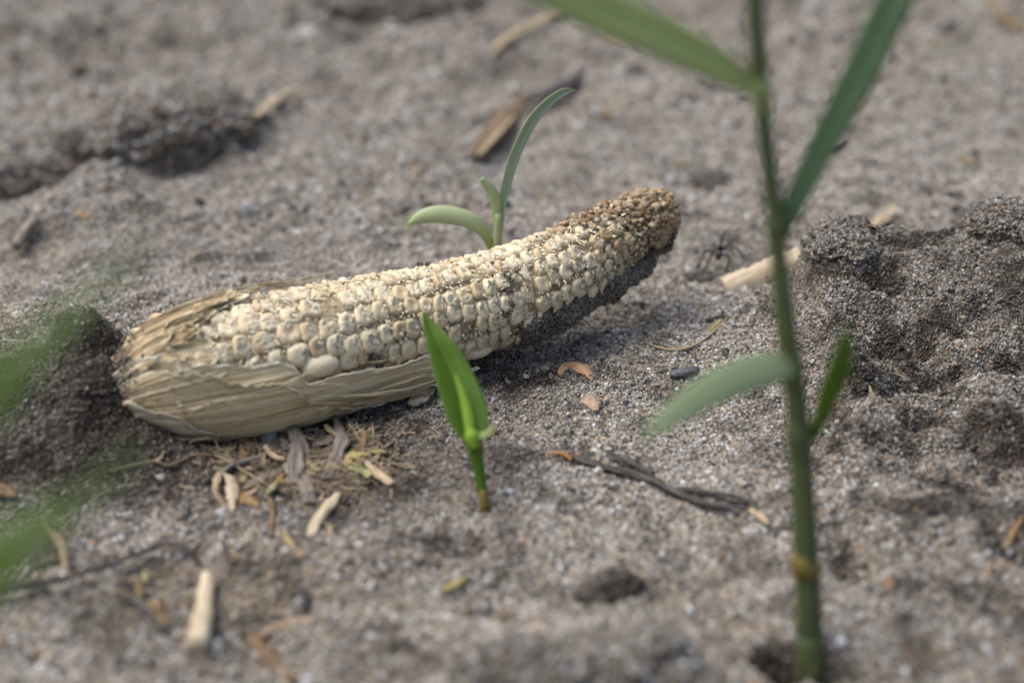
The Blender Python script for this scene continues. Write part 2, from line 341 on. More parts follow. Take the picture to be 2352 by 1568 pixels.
def axis(a, b, step, grow, lim):
    mid = np.arange(a, b, step); o = []; s = step; x = b
    while x < lim[1]: o.append(x); s *= grow; x += s
    l = []; s = step; x = a-step
    while x > lim[0]: l.append(x); s *= grow; x -= s
    return np.array(l[::-1]+list(mid)+o)
gx = axis(-.17, .18, .0010, 1.035, (-9, 9)); gy = axis(-.165, .11, .0010, 1.025, (-6, 30))
X, Y = np.meshgrid(gx, gy, indexing='ij')
Z = height(X, Y); 
V = np.stack([X, Y, Z], -1).reshape(-1, 3)
ground = mobj('ground', V, gridf(len(gx), len(gy))[:, ::1], M_sand, attrs={'damp_shade': damp_shade(X, Y).ravel()})
tag(ground, kind='structure')

# ------------------------------------------------------------------ loose sand grains (instanced stuff)
def grain_tree():
    g = bpy.data.node_groups.new('grains', 'GeometryNodeTree')
    g.interface.new_socket('Geometry', in_out='INPUT', socket_type='NodeSocketGeometry'); g.interface.new_socket('Geometry', in_out='OUTPUT', socket_type='NodeSocketGeometry')
    L = g.links.new; n = g.nodes.new; gi = n('NodeGroupInput'); go = n('NodeGroupOutput'); gti = n('GeometryNodeGeometryToInstance')
    for k in range(5):
        ic = n('GeometryNodeMeshIcoSphere'); ic.inputs['Radius'].default_value = 1; ic.inputs['Subdivisions'].default_value = 2
        sp = n('GeometryNodeSetPosition'); no = n('ShaderNodeTexNoise'); no.noise_dimensions = '4D'; no.inputs['W'].default_value = k*3.7; no.inputs['Scale'].default_value = 1.1; no.inputs['Detail'].default_value = 1
        su = n('ShaderNodeVectorMath'); su.operation = 'SUBTRACT'; su.inputs[1].default_value = (.5, .5, .5); sl = n('ShaderNodeVectorMath'); sl.operation = 'MULTIPLY'; sl.inputs[1].default_value = (2.2, 2.2, 1.6)
        L(no.outputs[1], su.inputs[0]); L(su.outputs[0], sl.inputs[0]); L(ic.outputs[0], sp.inputs['Geometry']); L(sl.outputs[0], sp.inputs['Offset'])
        ms = n('GeometryNodeSetMaterial'); ms.inputs['Material'].default_value = M_grain; L(sp.outputs[0], ms.inputs[0]); L(ms.outputs[0], gti.inputs[0])
    ip = n('GeometryNodeInstanceOnPoints'); L(gi.outputs[0], ip.inputs['Points']); L(gti.outputs[0], ip.inputs['Instance']); ip.inputs['Pick Instance'].default_value = True
    def na(nm, typ):
        a = n('GeometryNodeInputNamedAttribute'); a.data_type = typ; a.inputs[0].default_value = nm; return a.outputs[0]
    L(na('gidx', 'INT'), ip.inputs['Instance Index']); L(na('grot', 'FLOAT_VECTOR'), ip.inputs['Rotation']); L(na('gscl', 'FLOAT_VECTOR'), ip.inputs['Scale'])
    L(ip.outputs[0], go.inputs[0]); return g
GT = grain_tree()
PAL = np.array([(.38, .37, .355), (.34, .285, .22), (.065, .061, .058), (.62, .64, .67), (.38, .23, .13), (.235, .20, .155), (.48, .455, .415)]); PW = np.array([.25, .23, .17, .04, .018, .19, .10])
def grains(name, P, r, damp_shade_v, parent=None, pal=PAL, pw=PW):
    n = len(P); me = bpy.data.meshes.new(name); me.vertices.add(n); me.vertices.foreach_set('co', P.astype(np.float32).ravel())
    me.attributes.new('gidx', 'INT', 'POINT').data.foreach_set('value', rng.integers(0, 5, n).astype(np.int32))
    me.attributes.new('grot', 'FLOAT_VECTOR', 'POINT').data.foreach_set('vector', (rng.random((n, 3))*6.28).astype(np.float32).ravel())
    s = r[:, None]*rng.uniform(.75, 1.25, (n, 3)); me.attributes.new('gscl', 'FLOAT_VECTOR', 'POINT').data.foreach_set('vector', s.astype(np.float32).ravel())
    c = pal[rng.choice(len(pal), n, p=pw/pw.sum())]*rng.uniform(.8, 1.2, (n, 1)); c = c*(1-damp_shade_v[:, None]*np.array([.82, .845, .86]))
    c = np.c_[c, np.ones(n)]; me.attributes.new('gcol', 'FLOAT_COLOR', 'POINT').data.foreach_set('color', c.astype(np.float32).ravel())
    me.materials.append(M_grain); o = bpy.data.objects.new(name, me); link(o); md = o.modifiers.new('grains', 'NODES'); md.node_group = GT
    tag(o, kind='stuff')
    return setpar(o, parent) if parent is not None else o
def scatter(n, x0, x1, y0, y1, rm, keep=None):
    x = rng.uniform(x0, x1, n); y = rng.uniform(y0, y1, n); p = np.stack([x, y, height(x, y)], 1); u, v, d = proj(p)
    k = (u > -300) & (u < 2650) & (v > -150) & (v < 1750)
    cl = fbm(x/.006, y/.006, 0, 77, 3); k &= rng.random(n) < .55+.6*cl+.25
    p = p[k]; r = rm*np.exp(rng.normal(0, .33, len(p))); big = rng.random(len(p)); r[big < .03] *= 1.5
    p[:, 2] += r*rng.uniform(-.3, .55, len(p)); return p, r
CR = []
A = [scatter(225000, -.16, .18, -.105, .085, .00029), scatter(26000, -.135, .135, -.170, -.105, .00036), scatter(80000, -.24, .24, .085, .22, .00040), scatter(60000, -.34, .34, .22, .48, .00058)]
for n_, b_, r0, r1 in ((90, (-.15, .17, -.10, .085), .0006, .0014), (420, (-.26, .26, .085, .26), .0008, .0026), (260, (-.34, .34, .26, .48), .0015, .0045), (60, (-.13, .13, -.165, -.10), .0006, .0018)):
    x = rng.uniform(b_[0], b_[1], n_); y = rng.uniform(b_[2], b_[3], n_); CR.append((np.stack([x, y, height(x, y)], 1), rng.uniform(r0**.5, r1**.5, n_)**2))
gp = np.vstack([a[0] for a in A]); gr = np.concatenate([a[1] for a in A])
gd = damp_shade(gp[:, 0], gp[:, 1]); cp = np.vstack([a[0] for a in CR]); cr = np.concatenate([a[1] for a in CR])   # crumbs of moist soil among the grains
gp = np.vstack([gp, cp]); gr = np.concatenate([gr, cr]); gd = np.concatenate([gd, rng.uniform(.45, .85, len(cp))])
tag(grains('sand_grains', gp, gr, gd), 'loose coarse sand grains of grey, tan and white lying all over the soil', 'sand')

# ------------------------------------------------------------------ the ear of maize
EA = np.array(EARC, float); C0 = np.array([at(u, v, z) for u, v, z, _ in EARC]); D0 = np.array([proj(c)[2] for c in C0])
sl = np.gradient(EA[:, 1], EA[:, 0]); R0 = EA[:, 3]*np.cos(np.arctan(np.clip(sl, -.5, .1)))*K*D0
NS = 600; ES = spline(np.c_[C0, R0, EA[:, 0]], NS); EC, ER, EU = ES[:, :3], ES[:, 3], ES[:, 4]
Tg = np.gradient(EC, axis=0); ker = np.ones(41)/41
Tg = np.stack([np.convolve(np.pad(Tg[:, i], 20, mode='edge'), ker, 'valid') for i in range(3)], 1); ET = norm(Tg)
E0 = -FW-(ET@(-FW))[:, None]*ET; E0 = norm(E0); E1 = norm(np.cross(E0, ET)); E1 *= np.sign(E1[:, 2])[:, None]
SL = np.r_[0, np.cumsum(np.linalg.norm(np.diff(EC, axis=0), axis=1))]
def ear(s, ph, off=0.):
    """s = length along the ear (m), ph = angle: 0 faces the camera, +pi/2 the top"""
    s = np.asarray(s, float); f = lambda a: np.stack([np.interp(s, SL, a[:, i]) for i in range(3)], -1)
    r = np.interp(s, SL, ER)+off; nrm = f(E0)*np.cos(ph)[..., None]+f(E1)*np.sin(ph)[..., None]; return f(EC)+nrm*r[..., None], nrm
sg = np.linspace(0, SL[-1], 300); pg = np.linspace(-1.75, 1.75, 160); SG, PG = np.meshgrid(sg, pg, indexing='ij')
UG, VG, _ = proj(ear(SG, PG)[0].reshape(-1, 3))
def inv(u, v):
    k = np.argmin((UG-u)**2+(VG-v)**2); return SG.ravel()[k], PG.ravel()[k]
s_of_u = lambda u: float(np.interp(u, EU, SL)); u_of_s = lambda s: np.interp(s, SL, EU)
maize = empty('maize_ear', (EC[200][0], EC[200][1], 0), 'dried ear of maize with cream kernels and torn straw husk, half buried in sand', 'corn cob')
# pith body
ss = np.linspace(0, SL[-1], 150); ph = np.linspace(0, 2*math.pi, 64, endpoint=False)
SS, PP = np.meshgrid(ss, ph, indexing='ij'); agev = lambda u: sstep(1250, 1470, u)
P_, _n = ear(SS, PP, -.0012+0*SS); P_ = P_+_n*(.0005*fbm(SS/.002, PP*4, 0, 81, 3))[..., None]
F = [(i*64+j, i*64+(j+1) % 64, (i+1)*64+(j+1) % 64, (i+1)*64+j) for i in range(149) for j in range(64)]+[tuple(range(64))[::-1], tuple(149*64+j for j in range(64))]
setpar(mobj('cob_core', P_.reshape(-1, 3), F, M_cob), maize)
# kernels
G = 17; ga = np.linspace(-1, 1, G); GX, GY = np.meshgrid(ga, ga, indexing='ij')
dx = GX*np.sqrt(1-GY**2/2.6); dy = GY*np.sqrt(1-GX**2/2.6); RHO = np.maximum(abs(GX), abs(GY)); KF = gridf(G, G)
def kernel(s, ph_, ls, wr, tear, seed, agek, hk=1.):
    """wr = half width across, ls = half length along the ear; tear = size of the broken patch"""
    q = random.Random(seed); u0 = u_of_s(s)
    r = float(np.interp(s, SL, ER)); a = dx*ls*(1+.08*vnoise(dy*2, dx*1.1+seed, 0, 5)); b = dy*wr*(1+.08*vnoise(dx*2, dy+seed*1.3, 0, 6))
    Hh = .0025*hk; dome = Hh*(1-np.hypot(GX, GY*.9).clip(0, 1.)**3*.18)*(1-RHO**5.)**.5
    cx, cy = q.uniform(.35, .95), q.uniform(.0, .45)*(1 if q.random() < .7 else -1); rr = np.hypot((dx-cx), (dy-cy)*.85)
    edge = tear*(1+.5*vnoise(np.arctan2(dy-cy, dx-cx)*2.6, seed*.77+0*dx, 0, 7)+.2*vnoise(dx*6, dy*6, seed, 8))
    tn = sstep(.10, -.06, rr-edge); rim = np.exp(-((rr-edge)/.09)**2)*(tear > .1)*(1+.8*vnoise(dx*7, dy*7, seed*3.3, 12))
    h = dome*(1-.20*tn)+Hh*.17*rim+Hh*.26*tn*fbm(dx*3.5, dy*3.5, seed*2.1, 9, 3)-Hh*.22*tn*sstep(.3, -.2, rr-edge)*q.uniform(.0, 1)
    dent = q.uniform(.05, .6); h -= Hh*dent*np.exp(-(((dx-.1)/.45)**2+(dy/.5)**2))*(1-tn)
    h += Hh*.07*fbm(dx*2.2, dy*2.2, seed, 10, 3)
    lean = q.uniform(-.00025, .00025); h = h+lean*dx-.00055*dx*q.uniform(.4, 1.4)+q.uniform(-.0002, .0002)*dy
    yaw = q.uniform(-.16, .16); a, b = a*math.cos(yaw)-b*math.sin(yaw), a*math.sin(yaw)+b*math.cos(yaw)
    P, n_ = ear(s+a, ph_+b/r, -.0019+h*1.)
    at_ = {'torn': tn.ravel(), 'gap': (sstep(.90, 1., RHO)).ravel(), 'age': np.full(G*G, agek), 'rnd': np.full(G*G, q.random())}
    return P.reshape(-1, 3), at_
NR = 16; parts = []; rest = []
for k in range(NR):
    p0 = -math.pi/2+.14+k*2*math.pi/NR; s = s_of_u(452)+random.uniform(-.003, .001)+(.0023 if k % 2 else 0)
    while True:
        u = float(u_of_s(s)); 
        if u > 1485: break
        L = np.interp(u, [450, 650, 850, 1000, 1200, 1450], [.0060, .0056, .0047, .0043, .0043, .0040])*random.uniform(.86, 1.16)
        r = float(np.interp(s, SL, ER)); wr = math.pi*r/NR*1.12*random.uniform(.9, 1.06); ph_ = p0+.12*math.sin((u-450)/330.)+.06*math.sin(u/47.+k*2.1)+random.uniform(-.045, .045)
        pw_ = (ph_+math.pi) % (2*math.pi)-math.pi
        ag = float(np.clip(agev(u+random.uniform(-30, 30))*.95+sstep(1200, 1330, u)*.35*(pw_ > .7)+.0, 0, 1))
        tear = random.uniform(.35, .95) if random.random() < .9 else 0.
        if pw_ > .6: tear *= 1.15
        if pw_ < -.6 and u > 900: tear *= .6
        hk = random.uniform(.8, 1.12)*(.7 if u > 1400 else 1); gap = random.random() < .03
        if 1150 < u < 1182 and -.6 < pw_ < .45: hk *= .35                                # a cracked ring packed with sand
        V_, at_ = kernel(s+L/2, ph_, L/2*1.2, wr, tear, random.randrange(9999), ag, hk)
        if not gap:
            hid = (u < 940 and pw_ < -.42) and not (690 < u < 800 and pw_ > -.85)
            (parts if (-1.35 < pw_ < 1.75 and not hid) else rest).append((V_, at_))
        s += L
print('kernels', len(parts), len(rest))
if len(parts) > 300: rest += parts[300:]; parts = parts[:300]
def kobj(V_, at_):
    c = V_.mean(0); o = mobj('kernel', V_-c, KF, M_kern, attrs=at_); o.location = c; return setpar(o, maize)
for V_, at_ in parts: kobj(V_, at_)
V_ = np.vstack([a for a, _ in rest]); Fr = np.vstack([KF+i*G*G for i in range(len(rest))]); ar = {k: np.concatenate([b[k] for _, b in rest]) for k in rest[0][1]}
tag(setpar(mobj('hidden_side_kernels', V_, Fr, M_kern, attrs=ar), maize), kind='stuff')
# one bare smooth kernel left in the gap above the husk, one on the underside by the sprout
for (u, v, a, b) in ((737, 842, .0058, .0034), (1103, 812, .0050, .0026)):
    s, p = inv(u, v); V1, F1 = ico(4); c, n_ = ear(np.array(s), np.array(p), -.0012); i = int(np.searchsorted(SL, s)); S2 = np.cross(n_, ET[i])
    W = c+(V1[:, :1]*ET[i])*a+(V1[:, 1:2]*S2)*b+(V1[:, 2:]*n_)*b
    o = mobj('smooth_kernel', W, F1, M_kern, attrs={'torn': 0*V1[:, 0], 'gap': 0*V1[:, 0], 'age': 0*V1[:, 0], 'rnd': .1+0*V1[:, 0]}); setpar(o, maize)
# tiny brown granules of the withered tip
V1, F1 = ico(2); Vs, Fs, ag_ = [], [], []
nt_ = 1700
for k in range(nt_):
    if k < 1350: u = 1466+64*random.random()**.8; p = random.uniform(-1.5, 1.9)
    elif k < 1530: u = random.uniform(1290, 1470); p = random.uniform(.95, 1.75)
    else: u = random.uniform(1400, 1470); p = random.uniform(-1., 1.2)
    rr = random.choice([.0004, .0006, .0007, .0009, .0013])*random.uniform(.85, 1.2)*np.interp(u, [1255, 1420, 1460, 1543], [.75, .9, 1., .72]); s = s_of_u(u)
    c, n_ = ear(np.array(s), np.array(p), random.uniform(-.0010, .0009) if k < 1350 else random.uniform(-.0014, .0003))
    j = 1+.5*vnoise(V1[:, 0]*1.8+k, V1[:, 1]*1.8, V1[:, 2]*1.8, 3)
    Vs.append(c+V1*j[:, None]*rr*np.array([1.1, 1, random.uniform(.7, 1.2)])); Fs.append(F1+k*len(V1)); ag_.append(np.full(len(V1), random.uniform(.45, 1)))
# end face of the tip
base = len(Vs); cE, tE = EC[-1], ET[-1]
for k in range(520):
    a = random.uniform(0, 6.28); q = math.sqrt(random.random()); i = NS-1; R_ = ER[-1]*1.05
    c = cE+E0[i]*R_*q*math.cos(a)+E1[i]*R_*q*math.sin(a)+tE*.0004*random.random()+tE*.0010*(1-q)
    rr = random.uniform(.0005, .0010); j = 1+.5*vnoise(V1[:, 0]*1.8+k, V1[:, 1]*1.8, V1[:, 2]*1.8, 4)
    Vs.append(c+V1*j[:, None]*rr); Fs.append(F1+(base+k)*len(V1)); ag_.append(np.full(len(V1), random.uniform(.75, 1)))
Vs = np.vstack(Vs); z0 = np.zeros(len(Vs)); aa = np.concatenate(ag_); rr_ = np.repeat(rng.random(len(ag_)), len(V1))
tag(setpar(mobj('withered_tip_kernels', Vs, np.vstack(Fs), M_kern, attrs={'torn': z0, 'gap': z0, 'age': aa, 'rnd': rr_}), maize), kind='stuff')
# papery chaff between the kernels
Vc, Fc_ = [], []
for k in range(3800):
    u = random.uniform(460, 1440); p = random.uniform(-1.3, 1.75)
    if u < 930 and p < -.4: continue
    s = s_of_u(u); c, n_ = ear(np.array(s), np.array(p), random.uniform(-.0008, .0003)); i = int(np.searchsorted(SL, s)); S2 = np.cross(n_, ET[min(i, NS-1)])
    a = random.uniform(0, 6.28); d = ET[min(i, NS-1)]*math.cos(a)+S2*math.sin(a); e = np.cross(n_, d); l = random.uniform(.0006, .0019); ww = random.uniform(.00008, .0005); up_ = random.uniform(-.1, .7)
    b0 = len(Vc); q = [c-e*ww, c+e*ww, c+d*l*.5+n_*up_*l*.5+e*ww*random.uniform(.3, 1.3), c+d*l*.5+n_*up_*l*.4-e*ww*random.uniform(.3, 1.3), c+d*l+n_*l*up_*random.uniform(.2, .9)+e*random.uniform(-ww, ww)]
    Vc += q; Fc_ += [(b0, b0+1, b0+2, b0+3), (b0+3, b0+2, b0+4)]
M_chaff = plain('papery_chaff', (.46, .38, .24), (.76, .70, .54), 800, .8)
tag(setpar(mobj('papery_chaff', np.array(Vc), Fc_, M_chaff, smooth=False), maize), kind='stuff')

# husk leaves
def patch(name, S_, P_, off, mat_, seed, nU, nV, ribs=1., wave=.0005, edge_lift=.0012, thick=.00022):
    """S_, P_ arrays (nU,nV) of ear coordinates"""
    uu = np.linspace(0, 1, nU)[:, None]+0*S_; vv = np.linspace(0, 1, nV)[None, :]+0*S_
    rib = np.abs(np.sin(P_*62+.8*vnoise(P_*9, uu*1.5, seed, 1)))*.00022*ribs+.00022*vnoise(P_*30, uu*2, seed, 2)+.0003*vnoise(P_*8, uu*2., seed, 6)
    ed = np.exp(-(1-vv)/.03)+np.exp(-(1-uu)/.03)+.6*np.exp(-uu/.012); lft = edge_lift*(np.exp(-((1-vv)/.07)**2)+np.exp(-((1-uu)/.06)**2)+np.exp(-(uu/.03)**2))*(.25+1.6*np.abs(vnoise(uu*9, vv*9, seed, 3)))
    o_ = off+rib+wave*fbm(uu*4, vv*3, seed, 4, 3)+lft
    Q, _ = ear(S_, P_, o_); Q2, _ = ear(S_, P_, o_-thick)
    n, m = nU, nV; A_ = gridf(n, m); B_ = gridf(n, m, n*m)[:, ::-1]; e = []
    for i in range(n-1): e += [(i*m, n*m+i*m, n*m+(i+1)*m, (i+1)*m), ((i+1)*m+m-1, n*m+(i+1)*m+m-1, n*m+i*m+m-1, i*m+m-1)]
    for j in range(m-1): e += [(j+1, n*m+j+1, n*m+j, j), ((n-1)*m+j, n*m+(n-1)*m+j, n*m+(n-1)*m+j+1, (n-1)*m+j+1)]
    uv = np.stack([S_/.1, P_/1.6], -1).reshape(-1, 2); uv = uv+seed*.37
    return setpar(mobj(name, np.vstack([Q.reshape(-1, 3), Q2.reshape(-1, 3)]), np.vstack([A_, B_, np.array(e)]), mat_, uv=np.vstack([uv, uv]), attrs={'edge': np.tile(np.clip(ed-.25, 0, 1).ravel(), 2)}), maize)
def rag(t, amp, seed, f=9): 
    return amp*(.6*vnoise(t*f, 0*t, 0, seed)+.9*np.round(vnoise(t*f*1.7, 0*t, 0, seed+1)*2.5)/2.5+.30*vnoise(t*f*9, 0*t, 0, seed+2))
# upper sheath: runs from the butt to a ragged end among the kernels
UPD = [inv(*q) for q in [(494, 842), (475, 823), (460, 792), (463, 770), (466, 750), (488, 722), (511, 711), (528, 701), (548, 688), (566, 678)]]
pe = np.array([p for _, p in UPD]); se = np.array([s for s, _ in UPD]); o_ = np.argsort(pe); pe, se = pe[o_], se[o_]
def upper(name, off, mat_, seed, p0, p1, cut, s0, nU=80, nV=170, k=1.):
    pv = np.linspace(p0, p1, nV); e_ = np.interp(pv, pe, se)*k-cut+rag(pv, .0028, seed, 5); b_ = s0+rag(pv, .0016, seed+5, 4)
    t = np.linspace(0, 1, nU)[:, None]; patch(name, b_[None]*(1-t)+e_[None]*t, pv[None]+0*t, off, mat_, seed, nU, nV)
upper('husk_leaf', .0000, M_husk_pale, 11, -.5, 2.6, -.001, .001)
upper('husk_leaf', .0007, M_husk, 12, -.45, 1.5, .008, .002)
upper('husk_leaf', .0012, M_husk_old, 13, .45, 1.65, .001, .006)
upper('husk_leaf', .0011, M_husk_pale, 14, -.6, .35, .012, .0015)
# lower leaves: run along the underside, top edge torn
def lower(name, top, off, mat_, seed, sA, uEnd, nU=130, nV=190, bot=-2.0, rg=.05, belly=.0):
    tp = [inv(*q) for q in top]; ts = np.array([a for a, _ in tp]); tt = np.array([b for _, b in tp]); o_ = np.argsort(ts); ts, tt = ts[o_], tt[o_]
    s = np.linspace(sA, s_of_u(uEnd), nU); t0 = np.interp(s, ts, tt)+rag(s/.01, rg, seed, .9); w_ = np.linspace(0, 1, nV)[None]
    P2 = bot*(1-w_)+t0[:, None]*w_; S2 = s[:, None]+0*w_
    S2[-1:, :] += 0; endr = rag(np.linspace(0, 1, nV)*3, .006, seed+9, 2.5); S2 = S2+(np.linspace(0, 1, nU)[:, None]**6)*endr[None]
    st = rag(np.linspace(0, 1, nV)*3, .0022, seed+3, 2.5); S2 = S2+((1-np.linspace(0, 1, nU)[:, None])**4)*st[None]
    off2 = off+belly*sstep(-.2, -1.2, P2)*sstep(s_of_u(330), s_of_u(520), S2)*(1-.45*sstep(s_of_u(650), s_of_u(980), S2))
    patch(name, np.clip(S2, 0, None), P2, off2, mat_, seed, nU, nV)
lower('husk_leaf', [(300, 840), (420, 838), (494, 843), (581, 839), (619, 830), (675, 836), (690, 858), (700, 868), (727, 862), (790, 843), (861, 836), (921, 824), (965, 811), (990, 806)], .0010, M_husk_pale, 21, .0015, 990, belly=.0034, rg=.035)
lower('husk_leaf', [(300, 868), (444, 855), (503, 864), (600, 872), (653, 884), (697, 897), (831, 892), (980, 850)], .0018, M_husk, 22, .0005, 972, belly=.0034, rg=.10)
lower('husk_leaf', [(275, 912), (340, 930), (400, 943), (480, 962), (560, 970), (640, 972)], .0025, M_husk_pale, 23, .0003, 690, belly=.0032, rg=.11)
lower('husk_leaf', [(275, 925), (300, 960), (360, 985), (440, 990), (520, 993)], .0031, M_husk, 24, .0006, 535, belly=.0032, rg=.12, nU=80)
# loose strands of husk on top and below
def on(u, v, off=.0015): s, p = inv(u, v); return ear(np.array(s), np.array(p), off)[0]
for k, (pts, wd, mm) in enumerate([
    ([(425, 712), (480, 690), (540, 668), (566, 668)], 9, M_husk_old), ([(560, 672), (600, 664), (640, 659), (672, 653)], 5, M_husk_pale), ([(380, 742), (450, 716), (520, 700)], 8, M_husk_pale),
    ([(400, 760), (450, 735), (505, 712)], 5, M_husk_old), ([(420, 790), (455, 762), (500, 730)], 4, M_husk_old), ([(690, 652), (730, 646), (775, 638)], 4, M_husk_pale),
    ([(700, 893), (800, 884), (900, 866), (985, 845)], 10, M_husk_old), ([(720, 880), (830, 868), (930, 848), (985, 832)], 7, M_husk_pale)]):
    P3 = [on(u, v, .0022+.0004*k*(k < 3)+(.0045 if k > 5 else 0)) for u, v in pts]; wv = [wd*.25e-3*.4, wd*.14e-3*1, wd*.14e-3, wd*.04e-3][-len(pts):]
    blade('husk_strand', P3, wv, mm, maize, face=-FW, curl=.8, n=30, m=5, rough=.0004, seed=k, rag=.4)
for k in range(46):
    if k < 20: u0 = random.uniform(290, 440); p = random.uniform(.1, 1.6); l = random.uniform(40, 130)
    elif k < 36: u0 = random.uniform(290, 800); p = random.uniform(-1.5, -.35); l = random.uniform(60, 190)
    else: u0 = random.uniform(470, 700); p = random.uniform(1.1, 1.6); l = random.uniform(30, 70)
    off = random.uniform(.0012, .0022)+(.0036 if 20 <= k < 36 else 0); t_ = np.linspace(0, 1, 4)
    P3 = [ear(np.array(s_of_u(u0+l*q)), np.array(p+.05*math.sin(k+3*q)-(.1*q if k < 20 else 0)), off+random.uniform(0, .0006)+(.0014*q**3 if k % 3 == 0 else 0))[0] for q in t_]
    blade('husk_strand', P3, np.array([.5, 1, .8, .15])*random.uniform(.0003, .0010), random.choice([M_husk, M_husk_pale, M_husk_pale, M_husk_old]), maize, face=-FW, curl=random.uniform(.2, .8), n=22, m=5, rough=.0002, seed=k+200, rag=.5, thick=.0001)
P3 = [atd(520, 1004, proj(on(520, 985))[2]+.002)+0*FW, atd(555, 1003, .404), atd(605, 999, .402)]
blade('husk_strand', P3, [.0014, .0008, .0002], M_husk_pale, maize, face=-FW, curl=.4, n=20, m=4, seed=33, rag=.4)
# soil caked on the underside of the tip, and small crumbs on the ear
def caked(name, top, bot_ph, thick, uA, uB, seed, ng):
    tp = [inv(*q) for q in top]; ts = np.array([a for a, _ in tp]); tt = np.array([b for _, b in tp]); o_ = np.argsort(ts); ts, tt = ts[o_], tt[o_]
    nU, nV = 170, 60; s = np.linspace(s_of_u(uA), s_of_u(uB), nU); t0 = np.interp(s, ts, tt)+.06*fbm(s/.004, 0*s, 0, seed, 3); w_ = np.linspace(0, 1, nV)[None]
    P2 = bot_ph*(1-w_)+t0[:, None]*w_; S2 = s[:, None]+0*w_; lu = np.linspace(0, 1, nU)[:, None]
    pr = (1-w_**5)**.5*np.clip(1-(2*lu-1)**14, 0, 1)**.5
    off = -.0022+(thick*(1+1.1*sstep(s_of_u(1320), s_of_u(1450), S2))*(.62+.75*fbm(S2/.006, P2*2.6, 0, seed+3, 4))+.0022)*pr+.0009*fbm(S2/.0018, P2*9, 0, seed+5, 3)*pr
    Q, nn = ear(S2, P2, off); o = setpar(mobj(name, Q.reshape(-1, 3), gridf(nU, nV), M_sand, attrs={'damp_shade': np.full(nU*nV, .85)}), maize)
    i = rng.integers(0, nU-1, ng); j = rng.integers(0, nV-1, ng); a = rng.random((ng, 1)); b = rng.random((ng, 1))
    P = Q[i, j]*(1-a)*(1-b)+Q[i+1, j]*a*(1-b)+Q[i, j+1]*(1-a)*b+Q[i+1, j+1]*a*b; r = .00026*np.exp(rng.normal(0, .3, ng))
    g = grains('clinging_sand', P+nn[i, j]*r[:, None]*.4, r, np.full(ng, .72), maize); return o
caked('caked_soil', [(1140, 745), (1157, 770), (1180, 762), (1192, 744), (1256, 709), (1289, 695), (1324, 683), (1366, 668), (1393, 649), (1420, 628), (1481, 590), (1503, 566), (1525, 545), (1541, 525)], -2.0, .0034, 1142, 1543, 91, 15000)
def crumbs(uvs, n, parent, spread, rad, dv=.7):
    P = []
    for (u, v, w_) in uvs:
        for _ in range(int(n*w_)):
            s, p = inv(u, v); s += random.gauss(0, spread); p += random.gauss(0, spread/.017)
            c, n_ = ear(np.array(s), np.array(p), random.uniform(-.0018, .0005+.0008*w_)); P.append(c)
    P = np.array(P); return grains('clinging_sand', P, rad*np.exp(rng.normal(0, .3, len(P))), np.full(len(P), dv), parent)
crumbs([(965, 610, 1.), (975, 607, 1.), (1168, 640, .8), (1170, 668, .8), (1174, 695, .9), (1160, 720, .7), (866, 815, 1.), (872, 828, .9), (1310, 500, .8), (1345, 520, .8), (1375, 508, .8), (1240, 545, .3), (860, 822, .6)], 90, maize, .0009, .00022, .75)
# sand dusted over the butt of the husk and along the lower edge
P = []
for _ in range(900):
    u = 262+abs(random.gauss(0, 22)); v = random.uniform(770, 1010); s, p = inv(u, v); c, n_ = ear(np.array(s), np.array(p), .0022 + .0008*random.random()); P.append(c)
P = np.array(P); grains('clinging_sand', P, .00025*np.exp(rng.normal(0, .3, len(P))), np.full(len(P), .7), maize)

# ------------------------------------------------------------------ soil clods
V5, F5 = ico(5)
def clod(name, c, rad, seed, dv, label, ng=2500, amp=.34, fl=.0, mt=None, gr_=.0003):
    x, y, z = V5.T; j = 1+amp*fbm(x*1.5+seed, y*1.5, z*1.5, seed, 4)+.26*(.45-np.abs(fbm(x*2.6, y*2.6, z*2.6+seed, seed+9, 3))*1.6)+.13*fbm(x*7, y*7, z*7, seed+4, 4); Q = np.array(c)+V5*j[:, None]*np.array(rad)
    t_ = empty(name, (c[0], c[1], c[2]), label, 'soil clod', 'soil clods on the ground'); o = setpar(mobj('earth_lump', Q, F5, M_sand, attrs={'damp_shade': np.full(len(Q), dv)}), t_)
    if ng:
        f = rng.integers(0, len(F5), ng); b = rng.dirichlet((1, 1, 1), ng); P = (Q[F5[f]]*b[..., None]).sum(1); r = gr_*np.exp(rng.normal(0, .3, ng))
        P = P+V5[F5[f, 0]]*r[:, None]*.4; grains('clinging_sand', P, r, np.full(ng, dv*.9), t_)
    return t_
c = aty(1925, 560, .018); clod('soil_clod', c, (.0105, .012, .0072), 5, .6, 'rounded dark soil clod on the mound crest right of the tall stalk', 9000)
c = aty(2325, 515, .020); clod('soil_clod', c, (.0130, .012, .0060), 12, .62, 'dark crumbly soil lump on the mound crest at the right edge', 6000)
c = hit(400, 325); clod('soil_clod', c+np.array([0, .006, .001]), (.030, .020, .016), 15, .5, 'large blurred brown clod in the upper left background', 5000, gr_=.0007)
c = hit(300, 330); clod('soil_clod', c+np.array([0, .004, -.001]), (.017, .014, .010), 18, .5, 'smaller brown clod leaning on the left of the large blurred clod', 2500, gr_=.0007)
c = hit(90, 440); clod('soil_clod', c+np.array([0, 0, .002]), (.020, .012, .009), 19, .75, 'dark clod beside the black hollow at the far left', 2500, gr_=.0006)
c = hit(1625, 425); clod('soil_clod', c, (.011, .008, .0040), 22, .8, 'flat dark crumb of soil behind the tip of the ear', 2500, gr_=.0004)
c = hit(2190, 455); clod('soil_clod', c, (.0035, .0025, .0022), 25, .95, 'small dark lump alone on pale sand above the right mound', 500)
